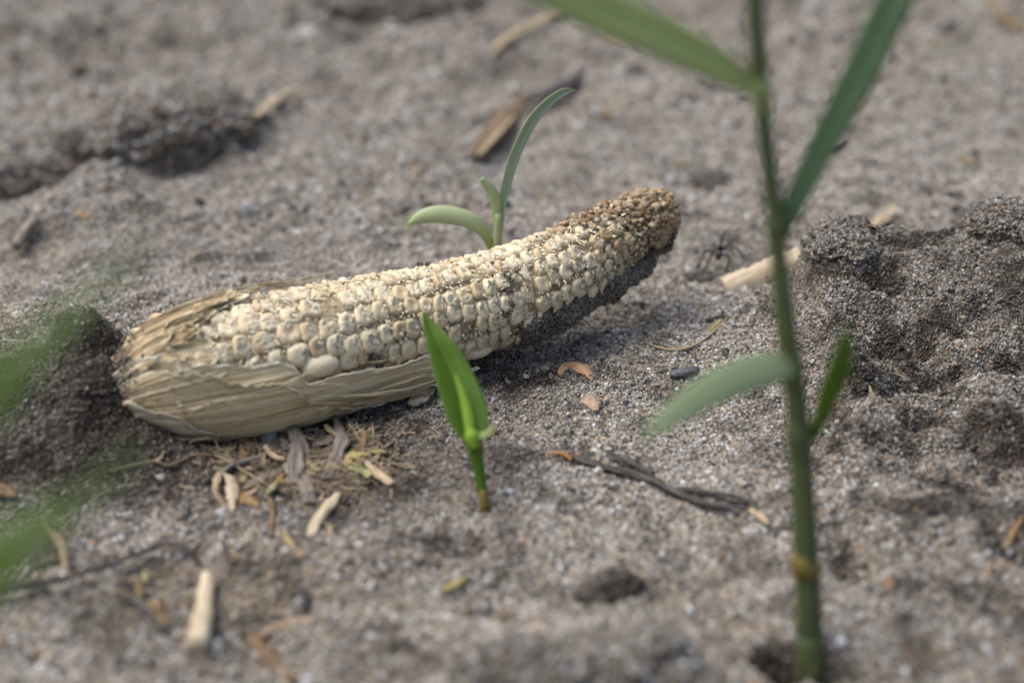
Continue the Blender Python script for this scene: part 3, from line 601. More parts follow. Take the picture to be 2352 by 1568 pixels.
c = hit(1415, 1368); clod('soil_clod', c+np.array([0, 0, .0012]), (.0062, .0046, .0042), 28, .95, 'dark rounded clod in the blurred foreground below the forked twig', 900)
c = hit(1365, 1372); clod('soil_clod', c+np.array([0, 0, .0006]), (.0042, .0036, .0032), 29, .85, 'greyer small clod touching the dark foreground clod on its left', 700)
c = hit(1400, 1510); clod('soil_clod', c+np.array([0, 0, .0000]), (.016, .010, .0075), 31, .2, 'wide tan clod at the bottom edge right of centre', 3000, gr_=.0004)
c = hit(1190, 1540); clod('soil_clod', c+np.array([0, 0, .0000]), (.013, .009, .0060), 34, .45, 'grey brown clod at the bottom edge just left of the wide tan one', 2500, gr_=.0004)
c = hit(910, 15); clod('soil_clod', c+np.array([0, .004, -.001]), (.042, .020, .010), 37, .6, 'dark clod at the top edge left of centre', 2500, gr_=.001)
c = hit(1608, 640); clod('soil_clod', c+np.array([0, 0, .0]), (.0052, .003, .0022), 39, .85, 'small dark crumb of soil below the ant', 900)
c = hit(835, 925); clod('soil_clod', c+np.array([.012, 0.004, -.001]), (.020, .0065, .0045), 41, .8, 'moist brown soil lump in the shade under the husk', 4000)
c = hit(1110, 835); clod('soil_clod', c, (.0065, .0055, .0042), 43, .85, 'moist crumbly soil under the ear right of the bright sprout', 1500)

# ------------------------------------------------------------------ straw, twigs and chaff
def W_(px, p): return px*K*proj(np.asarray(p))[2]              # width in metres of px at p
GR = {'chaff_flake': 'chaff flakes scattered on the soil', 'leaf_scrap': 'dry leaf scraps on the soil', 'twig': 'twigs and sticks on the soil', 'root_fibre': 'thin fibres on the soil', 'straw_fragment': 'straw pieces on the soil', 'husk_fragment': 'husk fragments in the litter', 'straw_sheath': 'straw pieces on the soil', 'wood_chip': 'wood chips under the husk', 'charcoal_bit': 'black splinters on the soil', 'flower_scrap': 'flower scraps in the litter', 'dead_leaf': 'dead leaves at the left edge'}
def piece(kind, name, pts, wpx, mt, label, cat, lift=.0008, **kw):
    P = [hit(u, v) for u, v in pts]; m = np.mean([proj(p)[2] for p in P])
    P = [p+np.array([0, 0, (lift[i] if isinstance(lift, (list, tuple)) else lift)]) for i, p in enumerate(P)]
    wv = wpx if isinstance(wpx, (list, tuple)) else [wpx]*len(P); wv = [w_*K*m for w_ in wv]
    if kind == 'b': kw.setdefault('rag', .3); kw.setdefault('rough', .0003)
    else: kw.setdefault('rough', .25)
    if kind == 'b': o = blade(name, P, wv, mt, **kw)
    else: o = tube(name, P, [x/2 for x in wv], mt, **kw)
    return tag(o, label, cat, GR.get(name))
c6 = lambda *q: [((700+x/2.138)/1.7415, (1600+y/2.138)/1.7415) for x, y in q]
c1 = lambda *q: [((2600+x/1.742)/1.7415, (800+y/1.742)/1.7415) for x, y in q]
c5 = lambda *q: [((x/1.68)/1.7415, (1800+y/1.68)/1.7415) for x, y in q]
c4 = lambda *q: [((2100+x/1.8445)/1.7415, (1400+y/1.8445)/1.7415) for x, y in q]
cam_f = -FW
piece('b', 'leaf_scrap', c6((890, 220), (830, 320), (800, 385), (780, 445)), [36, 32, 30, 34], M_bluef, 'blue grey leaf scrap hanging down from under the husk', 'leaf scrap', [.003, .002, .001, .001], curl=.5, seed=1, rag=.3, rough=.0004)
piece('b', 'husk_fragment', c6((1000, 215), (1020, 330), (1045, 450), (1025, 600), (1010, 740)), [20, 28, 24, 44, 34], M_greyf, 'tall fibrous grey husk fragment standing below the ear', 'husk fragment', [.004, .003, .0025, .002, .001], curl=.9, seed=2, rag=.5, rough=.0007, m=11, n=40)
piece('b', 'husk_fragment', c6((1050, 330), (1100, 420), (1140, 500), (1130, 600)), [10, 18, 14, 5], M_greyf, 'narrow grey shred curling off the tall fibrous fragment', 'husk fragment', [.003, .003, .002, .001], curl=.7, seed=3, rag=.4)
piece('b', 'husk_fragment', c6((1120, 680), (1130, 790), (1150, 920)), [20, 40, 36], M_greyf, 'short dull grey fragment at the foot of the tall fibrous one', 'husk fragment', .0015, curl=.9, seed=4, rag=.4, rough=.0005)
piece('b', 'leaf_scrap', c6((1335, 175), (1380, 280), (1430, 380), (1400, 470), (1340, 590), (1280, 700)), [16, 13, 34, 34, 36, 18], M_greyf, 'curved grey leaf scrap with a bent upright tip', 'leaf scrap', [.006, .005, .003, .002, .001, .001], curl=1.1, seed=5, rough=.0005)
piece('b', 'leaf_scrap', c6((1150, 320), (1200, 390), (1280, 400), (1360, 370)), [14, 30, 30, 16], M_greyf, 'small pale cupped scrap left of the curved grey one', 'leaf scrap', [.001, .001, .002, .002], curl=1.4, seed=6)
piece('b', 'leaf_scrap', c6((1290, 290), (1340, 340), (1400, 390)), [10, 14, 8], M_straw, 'tiny light splinter lying over the cupped scrap', 'leaf scrap', .003, curl=.6, seed=66)
piece('b', 'straw_fragment', c6((1450, 385), (1600, 330), (1750, 250)), [12, 14, 6], M_brownf, 'thin brown straw rising towards the wood chip', 'straw', .001, curl=.8, seed=7, rag=.3)
piece('b', 'chaff_flake', c6((1600, 455), (1612, 405), (1630, 365)), [6, 17, 8], M_ochre, 'upright ochre seed husk above the yellow flower scrap', 'chaff', [.0005, .0015, .003], curl=1.2, seed=8, n=12, m=5)
piece('b', 'flower_scrap', c6((1460, 600), (1500, 540), (1560, 500), (1650, 490)), [26, 30, 34, 16], M_yel, 'crumpled mustard yellow flower scrap', 'flower scrap', [.001, .002, .0015, .001], curl=1.5, seed=9, rag=.7, rough=.0010)
piece('b', 'flower_scrap', c6((1480, 600), (1580, 600), (1690, 670)), [14, 46, 26], M_ygr, 'pale green yellow wedge under the mustard flower scrap', 'flower scrap', .001, curl=.5, seed=10, rag=.4, rough=.0005)
piece('b', 'chaff_flake', c6((1680, 475), (1740, 480), (1810, 490)), [10, 17, 9], M_yel, 'flat yellow flake right of the flower scrap', 'chaff', .0014, curl=.8, seed=11, n=12, m=5)
piece('t', 'twig', c6((1640, 560), (1740, 660), (1860, 760)), [12, 26, 20], M_straw, 'short pinkish tan stick below the flower scrap', 'stick', .001, flat=.6, rough=.3, seed=12)
piece('t', 'twig', c6((1400, 835), (1330, 930), (1250, 1030), (1195, 1120), (1175, 1200)), [18, 28, 30, 26, 22], M_bone, 'pale rough stick pointing down left in front of the litter', 'stick', .001, flat=.7, rough=.4, seed=13)
piece('b', 'chaff_flake', c6((935, 1165), (975, 1220), (1040, 1300)), [9, 18, 9], M_yel, 'yellow seed husk alone below the litter', 'chaff', .001, curl=1.2, seed=14, n=14, m=5)
piece('b', 'chaff_flake', c6((1030, 1290), (1060, 1310), (1090, 1350)), [16, 22, 12], M_peach, 'orange flake touching the lone yellow seed husk', 'chaff', .0006, curl=.6, seed=15, n=12, m=5, rag=.3)
piece('b', 'leaf_scrap', c6((400, 700), (365, 780), (355, 850), (430, 930), (450, 985)), [12, 20, 14, 18, 10], M_straw, 'white edged curled leaf, left rim of the folded scrap', 'leaf scrap', [.003, .003, .002, .001, .0005], curl=1.3, seed=16)
piece('b', 'leaf_scrap', c6((430, 720), (485, 770), (495, 860), (475, 960)), [12, 26, 30, 18], M_bone, 'pale folded leaf scrap standing beside the orange one', 'leaf scrap', [.003, .003, .002, .0005], curl=1.6, seed=17)
piece('b', 'leaf_scrap', c6((510, 810), (600, 860), (720, 930)), [30, 40, 14], M_ochre, 'orange brown leaf scrap lying right of the pale folded one', 'leaf scrap', .001, curl=1., seed=18, rough=.0004)
piece('b', 'leaf_scrap', c6((470, 715), (530, 740), (590, 770)), [14, 20, 8], M_brownf, 'brown scrap tucked behind the pale folded leaf', 'leaf scrap', .002, curl=1., seed=19)
piece('t', 'root_fibre', c6((-560, 640), (-350, 590), (-170, 560), (-60, 590), (50, 560), (130, 505), (230, 495), (350, 510), (450, 560), (560, 630), (720, 720), (840, 790)), [3, 3.5, 3.5, 3.5, 3.5, 3.5, 4, 4.5, 4.5, 5, 5, 3], M_straw, 'long wavy pale root fibre in front of the husk', 'root fibre', .0012, n=70, m=6)
piece('t', 'straw_fragment', c6((815, 870), (835, 960), (830, 1080), (845, 1200)), [12, 13, 12, 8], M_brownf, 'thin blurred straw upright in front of the litter', 'straw', .001, flat=.6, seed=21)
piece('t', 'twig', c6((370, 700), (470, 630), (560, 590), (670, 550), (790, 520)), [9, 13, 16, 14, 12], M_greyf, 'grey twig slanting behind the pale folded leaf', 'twig', .0015, rough=.3, seed=22)
piece('t', 'twig', c6((780, 480), (820, 530), (880, 575), (950, 595)), [12, 15, 13, 10], M_straw, 'curved pale twig at the left of the tall fragment', 'twig', .003, rough=.3, seed=23)
piece('b', 'leaf_scrap', c6((630, 740), (730, 690), (820, 650), (930, 630)), [14, 26, 26, 12], M_greyf, 'flat grey scrap between the twig and the tall fragment', 'leaf scrap', .001, curl=.8, seed=24, rag=.4)
piece('b', 'leaf_scrap', c6((570, 850), (630, 820), (700, 790)), [14, 20, 12], M_peach, 'pinkish scrap behind the orange leaf', 'leaf scrap', .001, curl=.8, seed=25)
piece('b', 'chaff_flake', c6((600, 660), (590, 710), (580, 750)), [6, 20, 8], M_ygr, 'pale greenish seed husk above the pinkish scrap', 'chaff', .0015, curl=1.4, seed=26, n=12, m=5)
piece('b', 'chaff_flake', c6((885, 740), (840, 800), (780, 860)), [8, 18, 6], M_ygr, 'long greenish seed husk left of the dull grey fragment', 'chaff', .002, curl=1.4, seed=27, n=12, m=5)
piece('b', 'chaff_flake', c6((920, 690), (905, 730), (940, 760)), [8, 14, 8], M_ochre, 'small ochre flake behind the long greenish husk', 'chaff', .002, curl=1., seed=28, n=12, m=5)
piece('b', 'chaff_flake', c6((570, 350), (640, 410), (690, 490)), [8, 18, 7], M_ochre, 'orange seed husk in the shade right under the husk', 'chaff', .0015, curl=1.2, seed=29, n=12, m=5)
piece('b', 'chaff_flake', c6((690, 350), (680, 400), (665, 450)), [12, 22, 10], M_brownf, 'brownish seed husk beside the shaded orange one', 'chaff', .0015, curl=1.3, seed=30, n=12, m=5)
piece('b', 'chaff_flake', c6((580, 450), (590, 490), (600, 530)), [12, 24, 10], M_tan, 'rounded tan seed husk below the shaded orange one', 'chaff', .001, curl=1.3, seed=31, n=12, m=5)
piece('b', 'chaff_flake', c6((380, 460), (460, 450), (530, 420)), [6, 13, 5], M_ygr, 'slim pale husk lying level in the shade of the ear', 'chaff', .001, curl=1.2, seed=32, n=12, m=5)
piece('b', 'chaff_flake', c6((1165, 600), (1200, 640), (1250, 660)), [5, 11, 5], M_ygr, 'small pale flake left of the curved scrap foot', 'chaff', .002, curl=1.1, seed=34, n=12, m=5)
piece('b', 'chaff_flake', c6((920, 380), (950, 420), (960, 480)), [10, 24, 14], M_greyf, 'dull pinkish husk left of the tall fragment top', 'chaff', .002, curl=1.3, seed=35, n=12, m=5)
piece('t', 'root_fibre', c6((1300, 790), (1400, 830), (1500, 810), (1580, 795), (1650, 815)), 3, M_straw, 'fine pale fibre above the rough stick', 'root fibre', .0015, n=30, m=5)
piece('t', 'root_fibre', c6((1480, 310), (1530, 350), (1570, 430), (1600, 450)), 2.5, M_straw, 'hair thin fibre looping over the flower scrap', 'root fibre', .004, n=24, m=5)
piece('b', 'wood_chip', [(945, 945), (965, 928), (995, 905)], [18, 36, 24], M_bone, 'speckled whitish wood chip under the end of the husk', 'wood chip', .0022, curl=.3, seed=36, thick=.0012)
piece('b', 'wood_chip', [(925, 930), (950, 905), (990, 882)], [40, 56, 40], M_dark, 'dark slab of bark under the speckled chip', 'wood chip', .0008, curl=.3, seed=37, thick=.0020)
# right side
P = [hit(u, v) for u, v in [(1662, 652), (1720, 640), (1790, 612), (1850, 588)]]; yb = hit(1668, 672)
q = [aty(1668, 664, yb[1]+.001), aty(1730, 640, yb[1]+.003), aty(1795, 612, yb[1]+.005), aty(1846, 590, yb[1]+.007)]
tag(blade('straw_sheath', q, [W_(72, q[0]), W_(76, q[1]), W_(72, q[2]), W_(66, q[3])], M_bone, face=(0, -.85, .6), curl=1.9, thick=.0004, n=34, m=14, seed=40, rag=.12), 'pale split straw tube running behind the tall stalk into the mound', 'straw')
piece('b', 'straw_sheath', [(2000, 525), (2035, 500), (2060, 478)], [36, 36, 26], M_straw, 'blurred end of a tan straw showing behind the mound crest', 'straw', .001, curl=1.6, seed=41)
piece('t', 'root_fibre', c1((-10, 1025), (60, 1045), (150, 1060), (240, 1055), (330, 1020), (430, 945), (500, 880), (550, 825)), [4, 6, 7, 7, 6, 6, 5, 3], M_straw, 'curved tan root fibre on the sand right of the ear', 'root fibre', .0008, n=40, m=6, rough=.2)
piece('b', 'chaff_flake', c1((425, 935), (455, 900), (495, 860)), [8, 16, 9], M_yel, 'yellow seed husk lying on the curved tan fibre', 'chaff', .0016, curl=1.4, seed=42, n=12, m=5)
piece('t', 'twig', c1((390, 860), (470, 835), (550, 825)), [14, 14, 6], M_char, 'black splinter above the yellow husk on the fibre', 'splinter', .0005, seed=43, rough=.4)
piece('b', 'seed_coat', c4((255, 200), (275, 158), (330, 128), (410, 140), (465, 180), (495, 232)), [8, 24, 34, 32, 24, 6], M_tan, 'arched orange tan seed coat right of the bright sprout', 'seed coat', [.0004, .0006, .0008, .0008, .0006, .0004], curl=1.4, seed=44, face=(0, -.4, 1.), thick=.0004)
piece('b', 'leaf_scrap', c4((460, 360), (495, 410), (520, 480)), [10, 42, 12], M_peach, 'peach coloured flake on the sand below the seed coat', 'leaf scrap', .0012, curl=.5, seed=45, rag=.3)
piece('t', 'root_fibre', c4((250, 550), (310, 500), (390, 480)), [5, 6, 3], M_straw, 'short pale fibre left of the peach flake', 'root fibre', .0008, n=14, m=6)
piece('b', 'chaff_flake', c4((365, 560), (380, 545), (400, 530)), [6, 9, 4], M_ochre, 'tiny ochre flake under the short pale fibre', 'chaff', .0008, curl=1., seed=46, n=10, m=4)
V1, F1 = ico(4); c = hit(1573, 864); s_ = K*proj(c)[2]; j = 1+.2*fbm(V1[:, 0]*1.5, V1[:, 1]*1.5, V1[:, 2]*1.5, 51, 3)
rz = np.array([[math.cos(.35), -math.sin(.35), 0], [math.sin(.35), math.cos(.35), 0], [0, 0, 1]])
tag(mobj('pebble', (V1*j[:, None]*np.array([38, 16, 11])*s_)@rz.T+c+np.array([0, 0, 10*s_]), F1, M_stone), 'flat slate grey pebble left of the grey green leaf', 'pebble')
tw = empty('forked_twig', tuple(hit(1500, 1110)), 'dark forked twig lying in the soft foreground right of the sprout', 'twig')
m_ = lambda pts, dz: [hit(u, v)+np.array([0, 0, dz]) for u, v in pts]
P = m_(c4((330, 800), (430, 850), (600, 900), (800, 960), (960, 1010), (1100, 1080), (1300, 1160), (1500, 1200), (1660, 1215)), .0016); kk = K*.36
tube('stem', P, [x*kk/2 for x in (8, 20, 24, 25, 26, 23, 21, 18, 13)], M_dark, tw, n=80, m=10, flat=.5, rough=.5, seed=61)
P = m_(c4((560, 800), (640, 830), (800, 900), (950, 970)), .0026); tube('branch', P, [x*kk/2 for x in (6, 15, 18, 15)], M_dark, tw, n=30, flat=.5, rough=.5, seed=62)
P = m_(c4((1100, 1060), (1200, 1060), (1300, 1090), (1450, 1110), (1600, 1150), (1720, 1190)), .0016); tube('branch', P, [x*kk/2 for x in (10, 15, 17, 14, 9, 5)], M_dark, tw, n=40, flat=.5, rough=.5, seed=63)
P = m_(c4((1660, 1225), (1730, 1270), (1795, 1330)), .0018); tube('yellow_tip', P, [x*kk/2 for x in (14, 20, 12)], M_straw, tw, n=14, flat=.7, rough=.2, seed=64)
P = m_(c4((170, 790), (260, 795), (350, 840)), .0012); tube('rusty_end', P, [x*kk/2 for x in (6, 12, 14)], M_rust, tw, n=14, flat=.6, rough=.3, seed=65)
# left and lower foreground
piece('t', 'twig', c5((-120, 1050), (0, 1030), (150, 1000), (350, 950), (550, 900), (750, 830), (950, 770), (1100, 720), (1230, 720), (1350, 780)), [24, 26, 24, 20, 16, 16, 16, 20, 20, 10], M_dark, 'long dark curved twig crossing the lower left corner', 'twig', [.004, .004, .0035, .003, .003, .003, .0035, .004, .003, .0005], n=70, flat=.7, rough=.25, seed=71)
piece('t', 'straw_stub', c5((1405, 915), (1395, 1020), (1385, 1120), (1365, 1240), (1335, 1390)), [34, 38, 42, 46, 50], M_bone, 'thick ivory straw stub in the lower left foreground', 'straw', .0030, n=30, m=18, seed=72)
piece('b', 'leaf_scrap', c5((300, 570), (350, 640), (430, 720), (450, 850)), [10, 16, 22, 8], M_straw, 'tan curled rim of a dead leaf above the dark twig', 'leaf scrap', [.005, .005, .004, .001], curl=1.2, seed=73)
piece('b', 'dead_leaf', c5((250, 600), (300, 700), (330, 800)), [70, 90, 60], M_dark, 'dark brown dead leaf inside the tan rim above the dark twig', 'dead leaf', [.004, .003, .001], curl=.7, seed=74, rag=.2, rough=.0005)
piece('b', 'dead_leaf', c5((-80, 290), (20, 300), (120, 345)), [50, 50, 16], M_brownf, 'folded brown leaf end at the left edge where the long fibre starts', 'dead leaf', .002, curl=1.2, seed=75)
for k, (pts, wd, mt_, lb) in enumerate([
    (((975, 840), (980, 890), (990, 940)), 17, M_ygr, 'pale yellow flake above the ochre flakes left of the straw stub'), (((920, 900), (940, 950), (955, 1010)), 15, M_ochre, 'upright ochre flake left of the straw stub'),
    (((1010, 1050), (1060, 1070), (1110, 1090)), 22, M_ochre, 'widest ochre flake left of the straw stub'), (((1075, 1110), (1100, 1160), (1130, 1200)), 16, M_ochre, 'lowest ochre flake left of the straw stub'),
    (((560, 930), (600, 930), (640, 920)), 22, M_ochre, 'ochre flake just under the long dark twig'), (((-20, 1280), (10, 1310), (40, 1345)), 14, M_ochre, 'ochre flake at the left edge near the bottom')]):
    piece('b', 'chaff_flake', c5(*pts), [wd*.5, wd, wd*.5], mt_, lb, 'chaff', .0015, curl=1.1, seed=80+k, n=12, m=5)
piece('t', 'twig', c5((800, 1010), (900, 1060), (1000, 1150), (1100, 1240)), [8, 12, 12, 8], M_dark, 'thin dark twig under the ochre flakes', 'twig', .0015, seed=90, rough=.3)
piece('b', 'husk_fragment', c5((1690, 1270), (1780, 1370), (1870, 1470), (1960, 1580)), [26, 34, 34, 36], M_brownf, 'blurred brown straw at the bottom edge right of the stub', 'husk fragment', .0015, curl=1.6, seed=91)
piece('b', 'straw_fragment', c5((1700, 1290), (1850, 1210), (1980, 1160), (2110, 1170)), [14, 16, 14, 18], M_peach, 'faint orange straw joining the blurred brown one', 'straw', .001, curl=1., seed=92)
piece('t', 'charcoal_bit', c5((2050, 1000), (2055, 1060), (2060, 1110)), [20, 24, 16], M_char, 'upright black charcoal bit over the faint orange straw', 'charcoal', .002, n=14, seed=93, rough=.3)
piece('b', 'leaf_scrap', c5((1525, 730), (1510, 830), (1500, 910)), [6, 26, 26], M_greyf, 'grey pointed shred right above the straw stub', 'leaf scrap', [.006, .003, .001], curl=1., seed=94)
piece('b', 'chaff_flake', [(1018, 1362), (1042, 1350), (1070, 1334)], [12, 24, 14], M_yel, 'pale yellow seed husk below the bright sprout', 'chaff', .001, curl=1., seed=95, n=12, m=5)
piece('b', 'chaff_flake', [(1425, 1318), (1420, 1305), (1430, 1288)], [14, 16, 7], M_brownf, 'small brown flake above the dark foreground clod', 'chaff', .0012, curl=1., seed=96, n=12, m=5)
piece('t', 'root_fibre', [(2205, 1498), (2160, 1508), (2110, 1535), (2090, 1568)], 5, M_ochre, 'thin orange fibre in the lower right corner', 'root fibre', .0012, n=24, m=5)
piece('b', 'leaf_scrap', [(2345, 1200), (2325, 1235), (2312, 1270)], [10, 14, 8], M_ochre, 'orange leaf scrap in the dark hollow at the right edge', 'leaf scrap', .0015, curl=1., seed=97)
# background pieces
bc = empty('bark_piece', tuple(hit(1130, 370)), 'broken brown bark piece behind the seedling, pale along its edge', 'bark')
P = m_([(1092, 380), (1120, 340), (1165, 285), (1205, 245), (1250, 235)], .004); blade('slab', P, [W_(a, P[0]) for a in (30, 62, 66, 44, 26)], M_dark2, bc, curl=.9, thick=.0016, seed=101, rag=.3, rough=.001)
P = m_([(1200, 262), (1250, 240), (1300, 215), (1345, 185)], .006); blade('splinter', P, [W_(a, P[0]) for a in (26, 40, 40, 12)], M_dark, bc, curl=.8, thick=.0014, seed=102, rag=.4)
P = m_([(1100, 392), (1140, 345), (1180, 300)], .0065); blade('pale_edge', P, [W_(a, P[0]) for a in (8, 14, 8)], M_straw, bc, curl=.8, thick=.0008, seed=103)
piece('b', 'straw_fragment', [(1130, 140), (1160, 108), (1210, 80), (1260, 50), (1300, 15)], [16, 26, 24, 26, 20], M_straw, 'blurred tan straw near the top edge left of the pale leaf', 'straw', .004, curl=1.6, seed=104, thick=.0008)
piece('b', 'straw_fragment', [(575, 290), (610, 262), (640, 240), (672, 222)], [14, 22, 24, 20], M_straw, 'blurred tan straw right of the large background clod', 'straw', .003, curl=1.4, seed=105, thick=.0008)
piece('b', 'straw_fragment', [(520, 330), (550, 318), (585, 300)], [18, 28, 22], M_ochre, 'ochre flake at the lower end of the blurred tan straw', 'chaff', .003, curl=1., seed=106, thick=.0008)
for k, (u, v, l, wd, mt_, lb) in enumerate([(188, 497, 34, 22, M_ochre, 'blurred ochre flake in the left background'), (2215, 372, 46, 20, M_ochre, 'ochre flake on pale sand at the upper right'), (960, 395, 26, 16, M_ochre, 'small ochre flake left of the seedling in the background'),
    (1410, 92, 30, 22, M_ochre, 'blurred ochre dot under the pale leaf near the top'), (1395, 262, 26, 18, M_ochre, 'orange flake right of the bark piece'), (1560, 375, 22, 14, M_peach, 'peach fleck behind the tip of the ear')]):
    piece('b', 'chaff_flake', [(u-l/2, v-6), (u, v), (u+l/2, v+8)], [wd*.5, wd, wd*.5], mt_, lb, 'chaff', .001, curl=.9, seed=110+k, n=12, m=5, thick=.0006)
piece('t', 'twig', [(40, 590), (60, 560), (88, 530)], [22, 28, 24], M_greyf, 'grey stub leaning in the left background', 'twig', .004, seed=120, rough=.3)
piece('t', 'charcoal_bit', [(1865, 352), (1905, 348), (1945, 335)], [10, 16, 8], M_char, 'black splinter behind the dark green leaf', 'splinter', .002, seed=121)
piece('t', 'charcoal_bit', [(1120, 478), (1150, 470), (1175, 478)], [8, 15, 10], M_char, 'black fleck on the sand behind the seedling stem', 'splinter', .001, seed=122)
piece('b', 'leaf_scrap', [(2270, 10), (2300, 40), (2352, 80)], [20, 30, 24], M_brownf, 'faint brown scrap in the upper right corner', 'leaf scrap', .002, curl=1., seed=123)
# fine litter too small to tell apart
Vl, Fl = [], []
for k in range(3200):
    if k < 2300: u = random.gauss(690, 105); v = random.gauss(1050, 42)
    elif k < 2700: u = random.gauss(560, 160); v = random.gauss(1330, 80)
    else: u = random.uniform(0, 2352); v = random.uniform(500, 1500)
    if not (0 < u < 2350 and 380 < v < 1560): continue
    p0 = at(u, v, 0.); x, y = p0[:2]; z = H(x, y) if k % 3 == 0 else None
    if z is None: z = 0
    Vl.append((x, y)); Fl.append(k)
Vl = np.array(Vl); zl = height(Vl[:, 0], Vl[:, 1]); Vq, Fq = [], []
for k, ((x, y), z) in enumerate(zip(Vl, zl)):
    a = random.uniform(0, 6.28); l = random.uniform(.0008, .006); ww = random.uniform(.00006, .0004); d = np.array([math.cos(a), math.sin(a), random.uniform(-.1, .35)]); e = np.array([-math.sin(a), math.cos(a), random.uniform(-.5, .5)])
    c = np.array([x, y, z+.0004]); b = c+d*l*.5+e*random.uniform(-.2, .2)*l; b[2] += .0002; g = c+d*l; q0 = len(Vq)
    Vq += [c-e*ww, c+e*ww, b+e*ww, b-e*ww, g+e*ww*.3, g-e*ww*.3]; Fq += [(q0, q0+1, q0+2, q0+3), (q0+3, q0+2, q0+4, q0+5)]
M_lit = plain('fine_litter', (.05, .038, .028), (.36, .28, .19), 120, .8)
tag(mobj('fine_plant_litter', np.array(Vq), Fq, M_lit, smooth=False), 'fine brown and tan plant fibres littering the soil in front of the ear', 'plant litter', kind='stuff')

# ------------------------------------------------------------------ ant
def ant():
    b = hit(1655, 628)+np.array([0, 0, 0]); y0 = b[1]; pt = lambda u, v, dy=0.: aty(u, v, y0+dy)
    sc_ = 1000.; nodes = []; edges = []
    def nd(p, r): nodes.append((p, r)); return len(nodes)-1
    body = [(1655, 543, .003, .0007), (1656, 549, .0022, .0011), (1656, 557, .0012, .0006), (1654, 564, .0005, .0010), (1653, 572, .0002, .0009), (1652, 577, 0, .0005), (1651, 583, -.0006, .00135), (1650, 592, -.0014, .0012), (1649, 598, -.002, .0005)]
    ids = [nd(pt(u, v, dy), r) for u, v, dy, r in body]; edges += list(zip(ids[:-1], ids[1:]))
    def leg(root, pts):
        k = root
        for i, (u, v, dy) in enumerate(pts): q = nd(pt(u, v, dy), .00044 if i < 2 else .00032); edges.append((k, q)); k = q
    leg(ids[5], [(1638, 576, 0), (1619, 575, -.001), (1610, 598, -.002), (1602, 620, -.002)])
    leg(ids[5], [(1668, 572, 0), (1688, 566, -.001), (1700, 580, -.002), (1713, 594, -.002)])
    leg(ids[4], [(1645, 568, .001), (1640, 555, .003), (1641, 570, .006), (1638, 592, .007)])
    leg(ids[4], [(1664, 568, .001), (1676, 560, .003), (1682, 575, .006), (1686, 590, .007)])
    leg(ids[5], [(1662, 584, -.001), (1677, 588, -.002), (1672, 615, -.003), (1665, 643, -.004)])
    leg(ids[4], [(1648, 574, 0), (1634, 582, -.001), (1624, 610, -.001), (1618, 632, -.002)])
    leg(ids[0], [(1650, 540, .004), (1643, 537, .005)]); leg(ids[0], [(1660, 539, .004), (1668, 536, .005)])
    me = bpy.data.meshes.new('ant'); c = b; me.from_pydata([tuple((p-c)*sc_) for p, _ in nodes], edges, []); o = bpy.data.objects.new('ant', me); link(o)
    me.materials.append(M_ant); o.location = c; o.scale = (1/sc_,)*3
    md = o.modifiers.new('skin', 'SKIN'); md.use_smooth_shade = True; sv = me.skin_vertices[0].data
    for i, (_, r) in enumerate(nodes): sv[i].radius = (r*sc_, r*sc_); sv[i].use_root = (i == 4)
    s2 = o.modifiers.new('sub', 'SUBSURF'); s2.levels = 1; s2.render_levels = 1
    tag(o, 'long legged black ant walking on the sand right of the ear tip', 'ant')
ant()

# ------------------------------------------------------------------ seedling behind the ear
yS = .020
sp_ = lambda pts, dy=0.: [aty(u, v, yS+dy) for u, v in pts]
g0 = aty(1138, 600, yS); seed = empty('corn_seedling', (g0[0], yS, H(g0[0], yS)), 'young pale green seedling with curled leaves rising behind the ear', 'seedling')
wk = K*proj(g0)[2]
P = sp_([(1140, 640), (1143, 570), (1144, 530), (1145, 490)]); P[0][2] = min(P[0][2], H(P[0][0], P[0][1])-.001)
tube('stem', P, [11*wk, 11*wk, 10*wk, 8*wk], M_lf_see, seed, n=20, m=14)
P = sp_([(1133, 590), (1124, 555), (1108, 528), (1082, 506), (1045, 495), (1005, 492), (970, 499), (940, 516)]); P = [p+FW*.0022*i/7*-1 for i, p in enumerate(P)]
blade('leaf', P, [a*wk for a in (18, 24, 32, 41, 46, 45, 35, 12)], M_lf_see, seed, face=(0, -.9, .75), curl=1.7, n=46, m=13, thick=.00035, twist=.25)
P = sp_([(936, 519), (950, 505), (975, 494), (998, 489)], .0018); blade('leaf_fold', P, [a*wk for a in (6, 20, 22, 8)], M_lf_lime, seed, face=(0, -.5, 1.), curl=-1.3, n=20, m=9)
P = sp_([(1144, 530), (1143, 490), (1140, 462), (1130, 438), (1117, 422), (1106, 411)]); blade('leaf', P, [a*wk for a in (20, 30, 36, 33, 26, 14)], M_lf_see, seed, face=(.3, -1, .2), curl=2.6, n=34, m=13, thick=.00035)
P = sp_([(1150, 520), (1152, 480), (1156, 445), (1170, 385), (1192, 325), (1222, 268), (1262, 222), (1300, 196), (1328, 191)]); P = [p+FW*.0015*i for i, p in enumerate(P)]
blade('leaf', P, [a*wk for a in (10, 17, 23, 26, 27, 26, 22, 15, 3)], M_lf_blue, seed, face=(.55, -1, .25), curl=.5, n=60, m=13, thick=.00035, fold=.95)
